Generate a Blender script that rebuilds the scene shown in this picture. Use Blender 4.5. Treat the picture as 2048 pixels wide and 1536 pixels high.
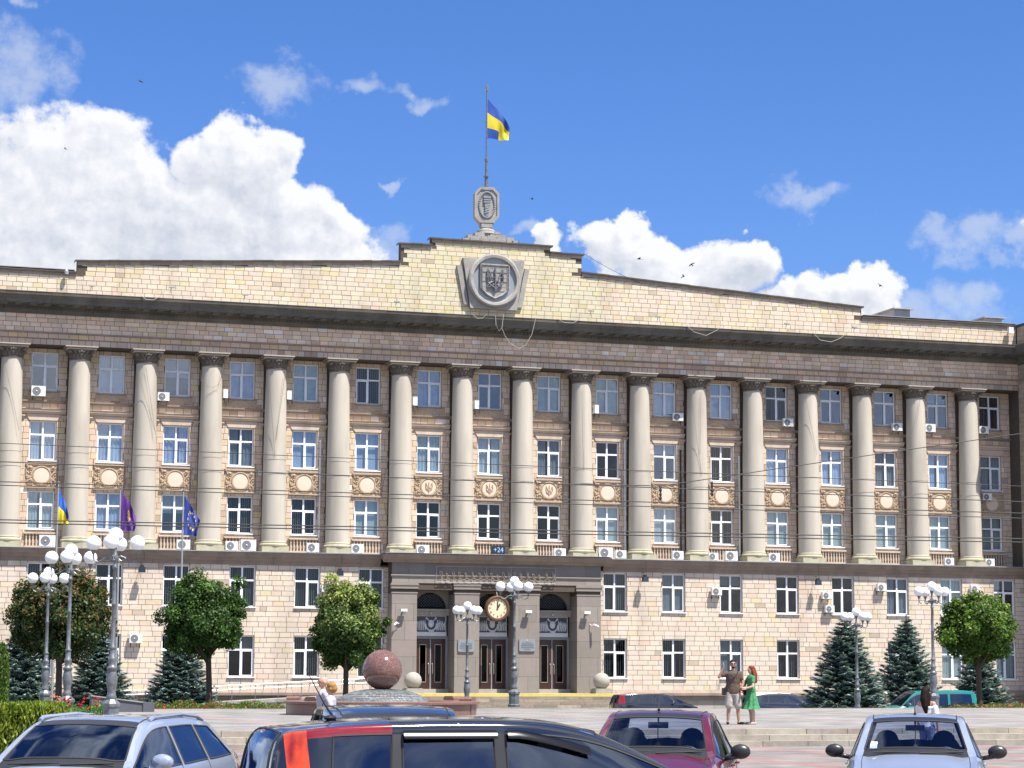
import bpy, math, random
import numpy as np
from mathutils import Vector, Matrix
for o in list(bpy.data.objects): bpy.data.objects.remove(o)
SC = bpy.context.scene
COL = SC.collection
R_ = math.radians
pi = math.pi

# ------------------------------------------------------------------ camera
YAW, PIT, ROL, FPX = 0.306956649, 0.129812093, 0.004118344, 4400.0
CAMZ = 1.95
_F = Vector((math.sin(YAW)*math.cos(PIT), math.cos(YAW)*math.cos(PIT), math.sin(PIT)))
_R0 = Vector((math.cos(YAW), -math.sin(YAW), 0)); _U0 = _R0.cross(_F)
_R = _R0*math.cos(ROL) + _U0*math.sin(ROL); _U = _U0*math.cos(ROL) - _R0*math.sin(ROL)
cam = bpy.data.cameras.new('camera'); camo = bpy.data.objects.new('camera', cam); COL.objects.link(camo)
cam.sensor_width = 36; cam.lens = 36*FPX/2048; cam.clip_start = .5; cam.clip_end = 3000
m = Matrix((( _R.x, _U.x, -_F.x, 0), (_R.y, _U.y, -_F.y, 0), (_R.z, _U.z, -_F.z, CAMZ), (0, 0, 0, 1)))
camo.matrix_world = m
SC.camera = camo
def at(u, v, Y=None, z=None, d=None):
    "point of the place seen at photo pixel (u,v): on the plane y=Y, on the level z, or d metres off"
    r = _F + _R*((u-1024)/FPX) - _U*((v-768)/FPX)
    t = Y/r.y if Y is not None else ((z-CAMZ)/r.z if z is not None else d)
    return Vector((r.x*t, r.y*t, r.z*t+CAMZ))

# ------------------------------------------------------------------ sky and sun
SUNV = Vector((.65, -1.0, 2.4)).normalized()       # towards the sun
EL = math.asin(SUNV.z); AZ = math.atan2(SUNV.x, SUNV.y)
W = bpy.data.worlds.new('World'); SC.world = W; W.use_nodes = True
nt = W.node_tree; nt.nodes.clear(); N = nt.nodes; LK = nt.links
def wn(t, **k):
    n = N.new(t)
    for a, b in k.items(): setattr(n, a, b)
    return n
def wmath(op, a, b=None, c=None, clamp=False):
    n = wn('ShaderNodeMath', operation=op, use_clamp=clamp)
    for i, x in enumerate((a, b, c)):
        if x is None: continue
        if isinstance(x, (int, float)): n.inputs[i].default_value = x
        else: LK.new(x, n.inputs[i])
    return n.outputs[0]
def wvec(op, a, b=None, sc=None):
    n = wn('ShaderNodeVectorMath', operation=op)
    for i, x in enumerate((a, b)):
        if x is None: continue
        if isinstance(x, tuple): n.inputs[i].default_value = x
        else: LK.new(x, n.inputs[i])
    return n.outputs['Value'] if op in ('DOT_PRODUCT', 'LENGTH') else n.outputs[0]
def wnoise(v, scale, detail, rough=.5):
    n = wn('ShaderNodeTexNoise'); n.inputs['Scale'].default_value = scale; n.inputs['Detail'].default_value = detail
    n.inputs['Roughness'].default_value = rough; LK.new(v, n.inputs['Vector']); return n.outputs['Fac']
def wsmooth(x, a, b):
    n = wn('ShaderNodeMapRange', interpolation_type='SMOOTHSTEP'); LK.new(x, n.inputs[0])
    n.inputs[1].default_value = a; n.inputs[2].default_value = b; return n.outputs[0]
def wmix(f, a, b):
    n = wn('ShaderNodeMix', data_type='RGBA')
    for s, x in ((0, f), (6, a), (7, b)):
        if isinstance(x, (int, float, tuple)): n.inputs[s].default_value = x
        else: LK.new(x, n.inputs[s])
    return n.outputs[2]
sky = wn('ShaderNodeTexSky', sky_type='NISHITA', sun_disc=False)
sky.sun_elevation = EL; sky.sun_rotation = AZ; sky.altitude = 200; sky.air_density = 1.0; sky.dust_density = .6; sky.ozone_density = 3.0
tc = wn('ShaderNodeTexCoord'); sep = wn('ShaderNodeSeparateXYZ'); LK.new(tc.outputs['Generated'], sep.inputs[0])
az = wmath('ARCTAN2', sep.outputs[0], sep.outputs[1]); el = wmath('ARCSINE', sep.outputs[2])
ca = wmath('MULTIPLY', wmath('SUBTRACT', az, YAW), 4.4)       # sky angles, 4.4 units to the radian
ce = wmath('MULTIPLY', el, 4.4)
cv = wn('ShaderNodeCombineXYZ'); LK.new(ca, cv.inputs[0]); LK.new(ce, cv.inputs[1])
P0 = cv.outputs[0]
def field(P, blobs):
    # warped union of round cloud heads
    wnz = wn('ShaderNodeTexNoise'); wnz.inputs['Scale'].default_value = 6.5; wnz.inputs['Detail'].default_value = 5; wnz.inputs['Roughness'].default_value = .55; LK.new(P, wnz.inputs['Vector'])
    off = wvec('MULTIPLY', wvec('SUBTRACT', wnz.outputs['Color'], (.5, .5, .5)), (.24, .24, 0))
    Q = wvec('ADD', P, off); acc = None
    for (u, v, rx, ry) in blobs:
        a = (u-1024)/1000; e = (1342-v)/1000
        q = wvec('MULTIPLY', wvec('SUBTRACT', Q, (a, e, 0)), (1000/rx, 1000/ry, 0))
        d = wmath('SUBTRACT', 1.0, wvec('DOT_PRODUCT', q, q))
        acc = d if acc is None else wmath('MAXIMUM', acc, d)
    return acc
DENSE = [(175, 400, 195, 160), (40, 470, 240, 180), (430, 335, 108, 85), (505, 375, 105, 100), (560, 470, 150, 90), (330, 480, 260, 120),
         (655, 490, 85, 62), (600, 540, 160, 80), (1245, 500, 75, 55), (1320, 525, 150, 62), (1480, 530, 88, 58), (1400, 560, 170, 60),
         (1715, 590, 95, 50), (1620, 600, 90, 42), (-200, 400, 250, 200), (2120, 470, 90, 50), (2300, 520, 160, 90), (1100, 505, 60, 40)]
WISP = [(40, 190, 85, 110), (530, 175, 110, 62), (545, 215, 60, 38), (725, 190, 62, 27), (820, 197, 55, 25), (1615, 412, 68, 30), (1925, 610, 80, 50),
        (20, 22, 50, 28), (1940, 480, 90, 40), (2010, 500, 90, 35), (770, 500, 70, 50), (1040, 470, 60, 18), (768, 375, 22, 12), (1830, 640, 200, 50)]
fine = wnoise(P0, 22, 7, .6); big = wnoise(P0, 5, 4, .5)
def dens(P):
    f = field(P, DENSE); n = wnoise(P, 11, 10, .62)
    n2 = wnoise(P, 38, 6, .6)
    return wmath('ADD', wmath('ADD', f, wmath('MULTIPLY', wmath('SUBTRACT', n, .5), 1.55)), wmath('MULTIPLY', wmath('SUBTRACT', n2, .5), .55))
d0 = dens(P0); d1 = dens(wvec('ADD', P0, (.013, .024, 0)))
a_dense = wsmooth(d0, -.12, .38)
relief = wmath('SUBTRACT', d0, d1)
lum = wmath('ADD', .52, wmath('MULTIPLY', relief, 1.0))
lum = wmath('ADD', lum, wmath('MULTIPLY', wmath('SUBTRACT', big, .5), 2.2), clamp=True)
edge = wsmooth(d0, .9, .05)
lum = wmath('ADD', lum, wmath('MULTIPLY', edge, .22), clamp=True)
cloudc = wmix(lum, (.62, .67, .78, 1), (1.0, 1.01, 1.05, 1))
f2 = field(P0, WISP); d2 = wmath('ADD', f2, wmath('MULTIPLY', wmath('SUBTRACT', fine, .5), 2.6))
a_wisp = wmath('MULTIPLY', wsmooth(d2, -.25, 1.25), .55)
# broken cumulus added outside the view, brightened to fill the facade's shade
gen = wnoise(tc.outputs['Generated'], 3.2, 8, .55)
outside = wsmooth(wmath('ABSOLUTE', ca), 1.35, 1.9)
high = wsmooth(ce, 1.45, 2.1)
away = wmath('MAXIMUM', outside, high)
up = wsmooth(ce, .0, .25)
a_gen = wmath('MULTIPLY', wmath('MULTIPLY', wsmooth(gen, .47, .64), away), up)
lumg = wsmooth(wnoise(tc.outputs['Generated'], 7, 5, .5), .3, .65)
genc = wmix(lumg, (.5, .56, .68, 1), (1, 1, 1.02, 1))
SKYK = .105
hs = wn('ShaderNodeHueSaturation'); hs.inputs['Saturation'].default_value = 1.12; hs.inputs['Value'].default_value = 1.0
LK.new(wvec('MULTIPLY', sky.outputs[0], (.53, .59, .80)), hs.inputs['Color'])
CL = 4.75
def scale(c, k): return wvec('MULTIPLY', c, (k, k, k))
c = wmix(a_wisp, hs.outputs[0], (0.72*CL, .78*CL, .9*CL, 1))
c = wmix(a_dense, c, scale(cloudc, CL))
c = wmix(a_gen, c, scale(genc, 8.5))
bg = wn('ShaderNodeBackground'); bg.inputs['Strength'].default_value = SKYK; LK.new(c, bg.inputs['Color'])
wo = wn('ShaderNodeOutputWorld'); LK.new(bg.outputs[0], wo.inputs[0])
sl = bpy.data.lights.new('sun', 'SUN'); so = bpy.data.objects.new('sun', sl); COL.objects.link(so)
sl.energy = 4.9; sl.angle = R_(.53); sl.color = (1, .955, .88)
so.rotation_euler = (-SUNV).to_track_quat('-Z', 'Y').to_euler(); so.location = (20, 20, 60)
SC.view_settings.view_transform = 'Standard'; SC.view_settings.look = 'None'
SC.view_settings.exposure = .98; SC.view_settings.gamma = 1.0; SC.view_settings.use_curve_mapping = False
SC.render.engine = 'CYCLES'

# ------------------------------------------------------------------ materials
def mat(name, col=(.5, .5, .5), rough=.7, metal=0, var=.12, scale=3, bump=0, attr=False, objcol=False, coat=0, spec=.5,
        stain=None, streak=False, trans=0, alpha=1, emit=None, speck=None):
    m = bpy.data.materials.new(name); m.use_nodes = True; nt = m.node_tree; n = nt.nodes; b = n['Principled BSDF']; L = nt.links
    def math_(op, a, bb, cl=False):
        q = n.new('ShaderNodeMath'); q.operation = op; q.use_clamp = cl
        for i, x in enumerate((a, bb)):
            if isinstance(x, (int, float)): q.inputs[i].default_value = x
            else: L.new(x, q.inputs[i])
        return q.outputs[0]
    def mixc(f, a, c2, mode='MIX'):
        q = n.new('ShaderNodeMix'); q.data_type = 'RGBA'; q.blend_type = mode
        for s, x in ((0, f), (6, a), (7, c2)):
            if isinstance(x, (int, float, tuple)): q.inputs[s].default_value = x if not isinstance(x, tuple) or len(x) == 4 else (*x, 1)
            else: L.new(x, q.inputs[s])
        return q.outputs[2]
    tcn = n.new('ShaderNodeTexCoord'); geo = n.new('ShaderNodeNewGeometry')
    pos = geo.outputs['Position']
    if attr:
        a = n.new('ShaderNodeAttribute'); a.attribute_name = 'col'; base = a.outputs['Color']
    elif objcol:
        a = n.new('ShaderNodeObjectInfo'); base = a.outputs['Color']
    else:
        rgb = n.new('ShaderNodeRGB'); rgb.outputs[0].default_value = (*col, 1); base = rgb.outputs[0]
    if var:
        t = n.new('ShaderNodeTexNoise'); t.inputs['Scale'].default_value = scale; t.inputs['Detail'].default_value = 6; t.inputs['Roughness'].default_value = .6
        src = pos
        if streak:
            mp = n.new('ShaderNodeMapping'); mp.inputs['Scale'].default_value = (1, 1, .12); L.new(pos, mp.inputs[0]); src = mp.outputs[0]
        L.new(src, t.inputs['Vector'])
        k = math_('ADD', math_('MULTIPLY', math_('SUBTRACT', t.outputs['Fac'], .5), var*4), 1.0)
        vm = n.new('ShaderNodeVectorMath'); vm.operation = 'SCALE'; L.new(base, vm.inputs[0]); L.new(k, vm.inputs['Scale']); base = vm.outputs[0]
    if stain:
        sc_, amt, scol = stain
        t = n.new('ShaderNodeTexNoise'); t.inputs['Scale'].default_value = sc_; t.inputs['Detail'].default_value = 5
        mp = n.new('ShaderNodeMapping'); mp.inputs['Scale'].default_value = (1, 1, .22); L.new(pos, mp.inputs[0]); L.new(mp.outputs[0], t.inputs['Vector'])
        mr = n.new('ShaderNodeMapRange'); mr.inputs[1].default_value = .5; mr.inputs[2].default_value = .75; mr.inputs[4].default_value = amt; L.new(t.outputs['Fac'], mr.inputs[0])
        base = mixc(mr.outputs[0], base, scol)
    if speck:
        s_, c2, th = speck
        t = n.new('ShaderNodeTexVoronoi'); t.inputs['Scale'].default_value = s_; L.new(tcn.outputs['Object'], t.inputs['Vector'])
        sp = n.new('ShaderNodeSeparateColor'); L.new(t.outputs['Color'], sp.inputs[0])
        base = mixc(math_('LESS_THAN', sp.outputs[0], th), base, c2)
    L.new(base, b.inputs['Base Color'])
    b.inputs['Roughness'].default_value = rough; b.inputs['Metallic'].default_value = metal; b.inputs['Coat Weight'].default_value = coat
    b.inputs['Coat Roughness'].default_value = .03; b.inputs['Specular IOR Level'].default_value = spec
    b.inputs['Transmission Weight'].default_value = trans; b.inputs['Alpha'].default_value = alpha
    if emit: b.inputs['Emission Color'].default_value = (*emit[0], 1); b.inputs['Emission Strength'].default_value = emit[1]
    if bump:
        t = n.new('ShaderNodeTexNoise'); t.inputs['Scale'].default_value = bump[0]; t.inputs['Detail'].default_value = 6; L.new(pos, t.inputs['Vector'])
        bp = n.new('ShaderNodeBump'); bp.inputs['Strength'].default_value = bump[1]; bp.inputs['Distance'].default_value = bump[2]; L.new(t.outputs['Fac'], bp.inputs['Height']); L.new(bp.outputs[0], b.inputs['Normal'])
    return m
def glass(name, tint, refl, rough=.01, reflcol=(1, 1, 1)):
    m = bpy.data.materials.new(name); m.use_nodes = True; nt = m.node_tree; n = nt.nodes; n.clear(); L = nt.links
    tr = n.new('ShaderNodeBsdfTransparent'); tr.inputs[0].default_value = (*tint, 1)
    gl = n.new('ShaderNodeBsdfGlossy'); gl.inputs[0].default_value = (*reflcol, 1); gl.inputs['Roughness'].default_value = rough
    geo = n.new('ShaderNodeNewGeometry'); dt = n.new('ShaderNodeVectorMath'); dt.operation = 'DOT_PRODUCT'; L.new(geo.outputs['Normal'], dt.inputs[0]); L.new(geo.outputs['Incoming'], dt.inputs[1])
    def mt(op, a, b):
        q = n.new('ShaderNodeMath'); q.operation = op; q.use_clamp = op == 'ADD'
        for i, x in enumerate((a, b)):
            if isinstance(x, (int, float)): q.inputs[i].default_value = x
            else: L.new(x, q.inputs[i])
        return q.outputs[0]
    ab = n.new('ShaderNodeMath'); ab.operation = 'ABSOLUTE'; L.new(dt.outputs['Value'], ab.inputs[0])
    fz = mt('MULTIPLY', mt('POWER', mt('SUBTRACT', 1.0, ab.outputs[0]), 5), .96); ad = n.new('ShaderNodeMath'); ad.operation = 'ADD'; ad.use_clamp = True; ad.inputs[1].default_value = refl+.04; L.new(fz, ad.inputs[0])
    t = n.new('ShaderNodeTexNoise'); t.inputs['Scale'].default_value = 1.1; L.new(geo.outputs['Position'], t.inputs['Vector'])
    bp = n.new('ShaderNodeBump'); bp.inputs['Strength'].default_value = .25; bp.inputs['Distance'].default_value = .02; L.new(t.outputs['Fac'], bp.inputs['Height']); L.new(bp.outputs[0], gl.inputs['Normal'])
    mx = n.new('ShaderNodeMixShader'); L.new(ad.outputs[0], mx.inputs[0]); L.new(tr.outputs[0], mx.inputs[1]); L.new(gl.outputs[0], mx.inputs[2])
    o = n.new('ShaderNodeOutputMaterial'); L.new(mx.outputs[0], o.inputs[0]); return m
def foliage(name, transl=.35, attr=True):
    m = bpy.data.materials.new(name); m.use_nodes = True; nt = m.node_tree; n = nt.nodes; n.clear(); L = nt.links
    a = n.new('ShaderNodeAttribute'); a.attribute_name = 'col'
    b = n.new('ShaderNodeBsdfPrincipled'); b.inputs['Roughness'].default_value = .5; b.inputs['Specular IOR Level'].default_value = .35; L.new(a.outputs['Color'], b.inputs['Base Color'])
    t = n.new('ShaderNodeBsdfTranslucent'); vm = n.new('ShaderNodeVectorMath'); vm.operation = 'MULTIPLY'; vm.inputs[1].default_value = (1.3, 1.5, .5); L.new(a.outputs['Color'], vm.inputs[0]); L.new(vm.outputs[0], t.inputs[0])
    mx = n.new('ShaderNodeMixShader'); mx.inputs[0].default_value = transl; L.new(b.outputs[0], mx.inputs[1]); L.new(t.outputs[0], mx.inputs[2])
    o = n.new('ShaderNodeOutputMaterial'); L.new(mx.outputs[0], o.inputs[0]); return m

M = dict(
 stone=mat('limestone_blocks', attr=True, rough=.85, var=.07, scale=4, bump=(14, .35, .01), stain=(.55, .5, (.30, .235, .175))),
 stone_one=mat('limestone_single', objcol=True, rough=.85, var=.07, scale=4, bump=(14, .35, .01), stain=(.55, .5, (.30, .235, .175))),
 mortar=mat('mortar', (.085, .065, .05), .95, var=.1),
 trim=mat('carved_limestone', (.53, .42, .32), .85, var=.12, scale=2.5, bump=(10, .4, .01), stain=(.9, .45, (.24, .17, .12))),
 disc=mat('pink_plaster', (.66, .53, .415), .85, var=.04),
 relief=mat('weathered_relief', (.44, .33, .225), .9, var=.15, scale=9, bump=(30, .5, .01)),
 column=mat('column_render', (.47, .425, .35), .85, var=.10, scale=1.6, streak=True, bump=(30, .5, .012), stain=(1.0, .55, (.30, .26, .21))),
 capital=mat('dark_capital', (.15, .125, .10), .9, var=.2, scale=5, bump=(20, .5, .02)),  # much darker tone than the shafts, also on the abacus groove
 capedge=mat('abacus_stone', (.40, .34, .27), .85, var=.14, scale=3),
 plinth=mat('lichen_stone', (.38, .355, .25), .9, var=.16, scale=3, bump=(15, .4, .01), stain=(2, .6, (.2, .19, .13))),
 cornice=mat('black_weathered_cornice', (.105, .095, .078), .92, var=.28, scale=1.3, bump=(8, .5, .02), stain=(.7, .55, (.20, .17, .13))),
 coping=mat('coping', (.12, .105, .09), .7, var=.2),
 tin=mat('grey_tin_flashing', (.34, .34, .34), .5, metal=.3, var=.15, scale=1.5),
 ledge=mat('ledge_stone', (.26, .20, .155), .88, var=.16, scale=1.6, bump=(12, .4, .01), stain=(1, .5, (.12, .10, .08))),
 granite=mat('grey_brown_granite', (.245, .213, .18), .7, var=.08, scale=3, attr=False, bump=(20, .2, .005), stain=(.5, .4, (.17, .15, .13))),
 granite_a=mat('granite_slab', attr=True, rough=.7, var=.07, scale=3, stain=(.6, .4, (.17, .15, .13))),
 dark=mat('dark_room', (.012, .012, .014), .9, var=0),  # near-black stand-in for the unlit depth of rooms
 frame=mat('white_window_frame', (.80, .81, .82), .35, var=.03),
 frametop=mat('greyer_window_frame', (.74, .76, .77), .5, var=.06),  # slightly greyer, rougher frame colour, top row only
 glassd=glass('window_glass_clear', (.42, .46, .50), .015),
 glassb=glass('window_glass_sky', (.62, .70, .80), .11, reflcol=(.72, .80, .95)),
 glassg=glass('window_glass_greenish', (.62, .69, .71), .09, reflcol=(.84, .92, .97)),
 blind=mat('vertical_blind_fabric', (.34, .36, .36), .8, var=.05),
 curtain=mat('net_curtain', (.48, .53, .57), .9, var=.2, scale=2),
 curtaing=mat('pale_roller_blind', (.46, .53, .53), .9, var=.06),
 white=mat('white_enamel', (.72, .72, .70), .4, var=.04, scale=5),
 acgrille=mat('fan_grille', (.16, .165, .17), .5, var=.1),
 black=mat('black_metal', (.02, .02, .022), .45, var=.1),
 silverpaint=mat('silver_painted_iron', (.15, .16, .17), .40, metal=.35, var=.45, scale=9, bump=(60, .3, .004)),
 steel=mat('stainless_steel', (.32, .32, .31), .32, metal=.9, var=.1),
 globe=mat('opal_globe', (.86, .87, .88), .12, var=.01),
 redgranite=mat('polished_red_granite', (.125, .06, .05), .14, var=.08, scale=30, speck=(48, (.20, .115, .095), .36), spec=.55),
 redgranite2=mat('red_granite_basin', (.155, .075, .06), .35, var=.1, scale=20, speck=(60, (.23, .13, .10), .35)),
 cobble=mat('grey_cobble', attr=True, rough=.6, var=.15, scale=9),
 ball=mat('pale_stone_ball', (.33, .31, .27), .8, var=.08, scale=6, bump=(30, .3, .01)),
 yellow=mat('yellow_kerb_paint', (.55, .44, .10), .7, var=.15, scale=4),
 stepstone=mat('step_stone', attr=True, rough=.85, var=.2, scale=5, bump=(20, .6, .015), stain=(.9, .6, (.12, .105, .085))),
 wood=mat('brown_varnished_door', (.045, .016, .010), .35, var=.25, scale=4, coat=.1),
 doorglass=glass('door_glass', (.10, .11, .11), .0, rough=.04, reflcol=(.35, .35, .36)),
 chrome=mat('door_trim_metal', (.42, .36, .28), .45, metal=.5, var=.1),
 concrete=mat('old_concrete', (.30, .285, .26), .9, var=.2, scale=2.5, bump=(12, .6, .03), stain=(1, .5, (.12, .11, .10))),
 plaster=mat('white_relief_plaster', (.62, .64, .66), .7, var=.1, scale=8),
 panelbg=mat('dark_panel_ground', (.085, .09, .105), .8, var=.1),
 plasterb=mat('bluegrey_panel', (.24, .26, .285), .7, var=.1, scale=8),
 bark=mat('bark', (.065, .048, .036), .95, var=.3, scale=8, bump=(25, .8, .03)),
 leaf=foliage('maple_leaves', .3), needle=foliage('spruce_needles', .1), grass=foliage('hedge_sprays', .35), flower=foliage('flower_mix', .2),
 skin=mat('skin_tone', attr=True, rough=.5, var=.04, scale=20),
 cloth=mat('fabric', attr=True, rough=.85, var=.12, scale=9, bump=(11, .8, .04)),
 hair=mat('hair_strands', attr=True, spec=.15, rough=.7, var=.25, scale=30, bump=(80, .6, .01)),
 rubber=mat('rubber', (.02, .02, .02), .8, var=.1), rim=mat('alloy_rim', (.5, .5, .52), .3, metal=.8, var=.05),
 deflector=mat('smoked_acrylic', (.004, .004, .006), .18, var=.1, spec=.3),
 plastic=mat('black_plastic', (.018, .018, .02), .35, var=.1), seat=mat('car_upholstery', (.035, .037, .045), .8, var=.1),
 carglass=glass('car_glass', (.66, .72, .84), .03, reflcol=(.5, .62, .9)), carglassd=glass('tinted_car_glass', (.10, .12, .15), .09, reflcol=(.6, .72, .95)),
 paint_silver=mat('silver_blue_paint', (.31, .355, .44), .28, metal=.35, coat=1, var=.02),
 paint_black=mat('black_paint', (.010, .012, .020), .14, coat=1, var=.05),
 paint_maroon=mat('maroon_paint', (.115, .009, .018), .25, metal=.2, coat=1, var=.04),
 paint_navy=mat('navy_paint', (.015, .02, .045), .22, coat=1, var=.05),
 paint_teal=mat('teal_paint', (.01, .19, .165), .28, coat=1, var=.05),
 lampred=mat('red_lamp_lens', (.20, .006, .005), .1, coat=1, var=.2, scale=20), lamporange=mat('orange_red_lamp_lens', (.50, .05, .005), .12, coat=1, var=.2, scale=5, bump=(9, .5, .03), stain=(7, 1.0, (.13, .003, .002))),
 lampclear=mat('headlamp_lens', (.6, .62, .65), .08, metal=.4, coat=1, var=.1),
 cloth_flag=mat('flag_cloth', attr=True, rough=.75, var=.05, scale=6),
 clockface=mat('clock_face_cream', (.66, .58, .38), .5, var=.04), clockrim=mat('clock_rim_brown', (.13, .065, .028), .4, metal=.2, var=.2, scale=6),
 plaque=mat('grey_bronze_plaque', (.27, .29, .31), .45, metal=.3, var=.12, scale=9),
 led=mat('led_digits', (.25, .4, .6), .5, var=0, emit=((.35, .6, 1), .12)), screen=mat('dark_screen', (.012, .02, .035), .3, var=.05),
 wire=mat('black_cable', (.025, .025, .025), .7, var=0), cable=mat('pale_cable', (.38, .35, .30), .7, var=.05),
)
def brickmat(name, c1, c2, cm, w, h, rough=.8, red=None, rot=0):
    m = bpy.data.materials.new(name); m.use_nodes = True; nt = m.node_tree; n = nt.nodes; b = n['Principled BSDF']; L = nt.links
    geo = n.new('ShaderNodeNewGeometry'); mp = n.new('ShaderNodeMapping'); mp.inputs['Rotation'].default_value[2] = rot; L.new(geo.outputs['Position'], mp.inputs[0])
    br = n.new('ShaderNodeTexBrick'); br.inputs['Scale'].default_value = 1; br.inputs['Brick Width'].default_value = w; br.inputs['Row Height'].default_value = h
    br.inputs['Mortar Size'].default_value = .012; br.inputs['Color1'].default_value = (*c1, 1); br.inputs['Color2'].default_value = (*c2, 1); br.inputs['Mortar'].default_value = (*cm, 1)
    L.new(mp.outputs[0], br.inputs['Vector']); base = br.outputs['Color']
    t = n.new('ShaderNodeTexNoise'); t.inputs['Scale'].default_value = .8; t.inputs['Detail'].default_value = 8; L.new(geo.outputs['Position'], t.inputs['Vector'])
    mr = n.new('ShaderNodeMapRange'); mr.inputs[1].default_value = .3; mr.inputs[2].default_value = .7; mr.inputs[3].default_value = .60; mr.inputs[4].default_value = 1.22; L.new(t.outputs['Fac'], mr.inputs[0])
    if red:
        c3, period = red
        sx = n.new('ShaderNodeSeparateXYZ'); L.new(mp.outputs[0], sx.inputs[0])
        def band(o):
            a = n.new('ShaderNodeMath'); a.operation = 'PINGPONG'; a.inputs[1].default_value = period/2; L.new(o, a.inputs[0])
            q = n.new('ShaderNodeMath'); q.operation = 'LESS_THAN'; q.inputs[1].default_value = .3; L.new(a.outputs[0], q.inputs[0]); return q.outputs[0]
        q = n.new('ShaderNodeMath'); q.operation = 'MAXIMUM'; L.new(band(sx.outputs[0]), q.inputs[0]); L.new(band(sx.outputs[1]), q.inputs[1])
        f = n.new('ShaderNodeMath'); f.operation = 'MULTIPLY'; f.inputs[1].default_value = .8; L.new(q.outputs[0], f.inputs[0])
        mx = n.new('ShaderNodeMix'); mx.data_type = 'RGBA'; L.new(f.outputs[0], mx.inputs[0]); L.new(base, mx.inputs[6]); mx.inputs[7].default_value = (*c3, 1); base = mx.outputs[2]
    vm = n.new('ShaderNodeVectorMath'); vm.operation = 'SCALE'; L.new(base, vm.inputs[0]); L.new(mr.outputs[0], vm.inputs['Scale']); L.new(vm.outputs[0], b.inputs['Base Color'])
    b.inputs['Roughness'].default_value = rough
    bp = n.new('ShaderNodeBump'); bp.inputs['Strength'].default_value = .5; bp.inputs['Distance'].default_value = .01; bp.invert = True; L.new(br.outputs['Fac'], bp.inputs['Height']); L.new(bp.outputs[0], b.inputs['Normal'])
    return m
M['plaza'] = brickmat('plaza_pavers', (.215, .208, .195), (.265, .255, .238), (.12, .115, .105), .5, .25, red=((.27, .195, .175), 6.2))
M['parking'] = brickmat('parking_pavers', (.20, .18, .165), (.25, .225, .205), (.10, .095, .09), .3, .15, red=((.27, .145, .13), 3.4))
M['asphalt'] = mat('asphalt', (.15, .145, .14), .9, var=.2, scale=2, bump=(60, .4, .01))
M['soil'] = mat('grass_and_soil', (.05, .065, .025), .95, var=.4, scale=2, bump=(30, .8, .05))

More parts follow.
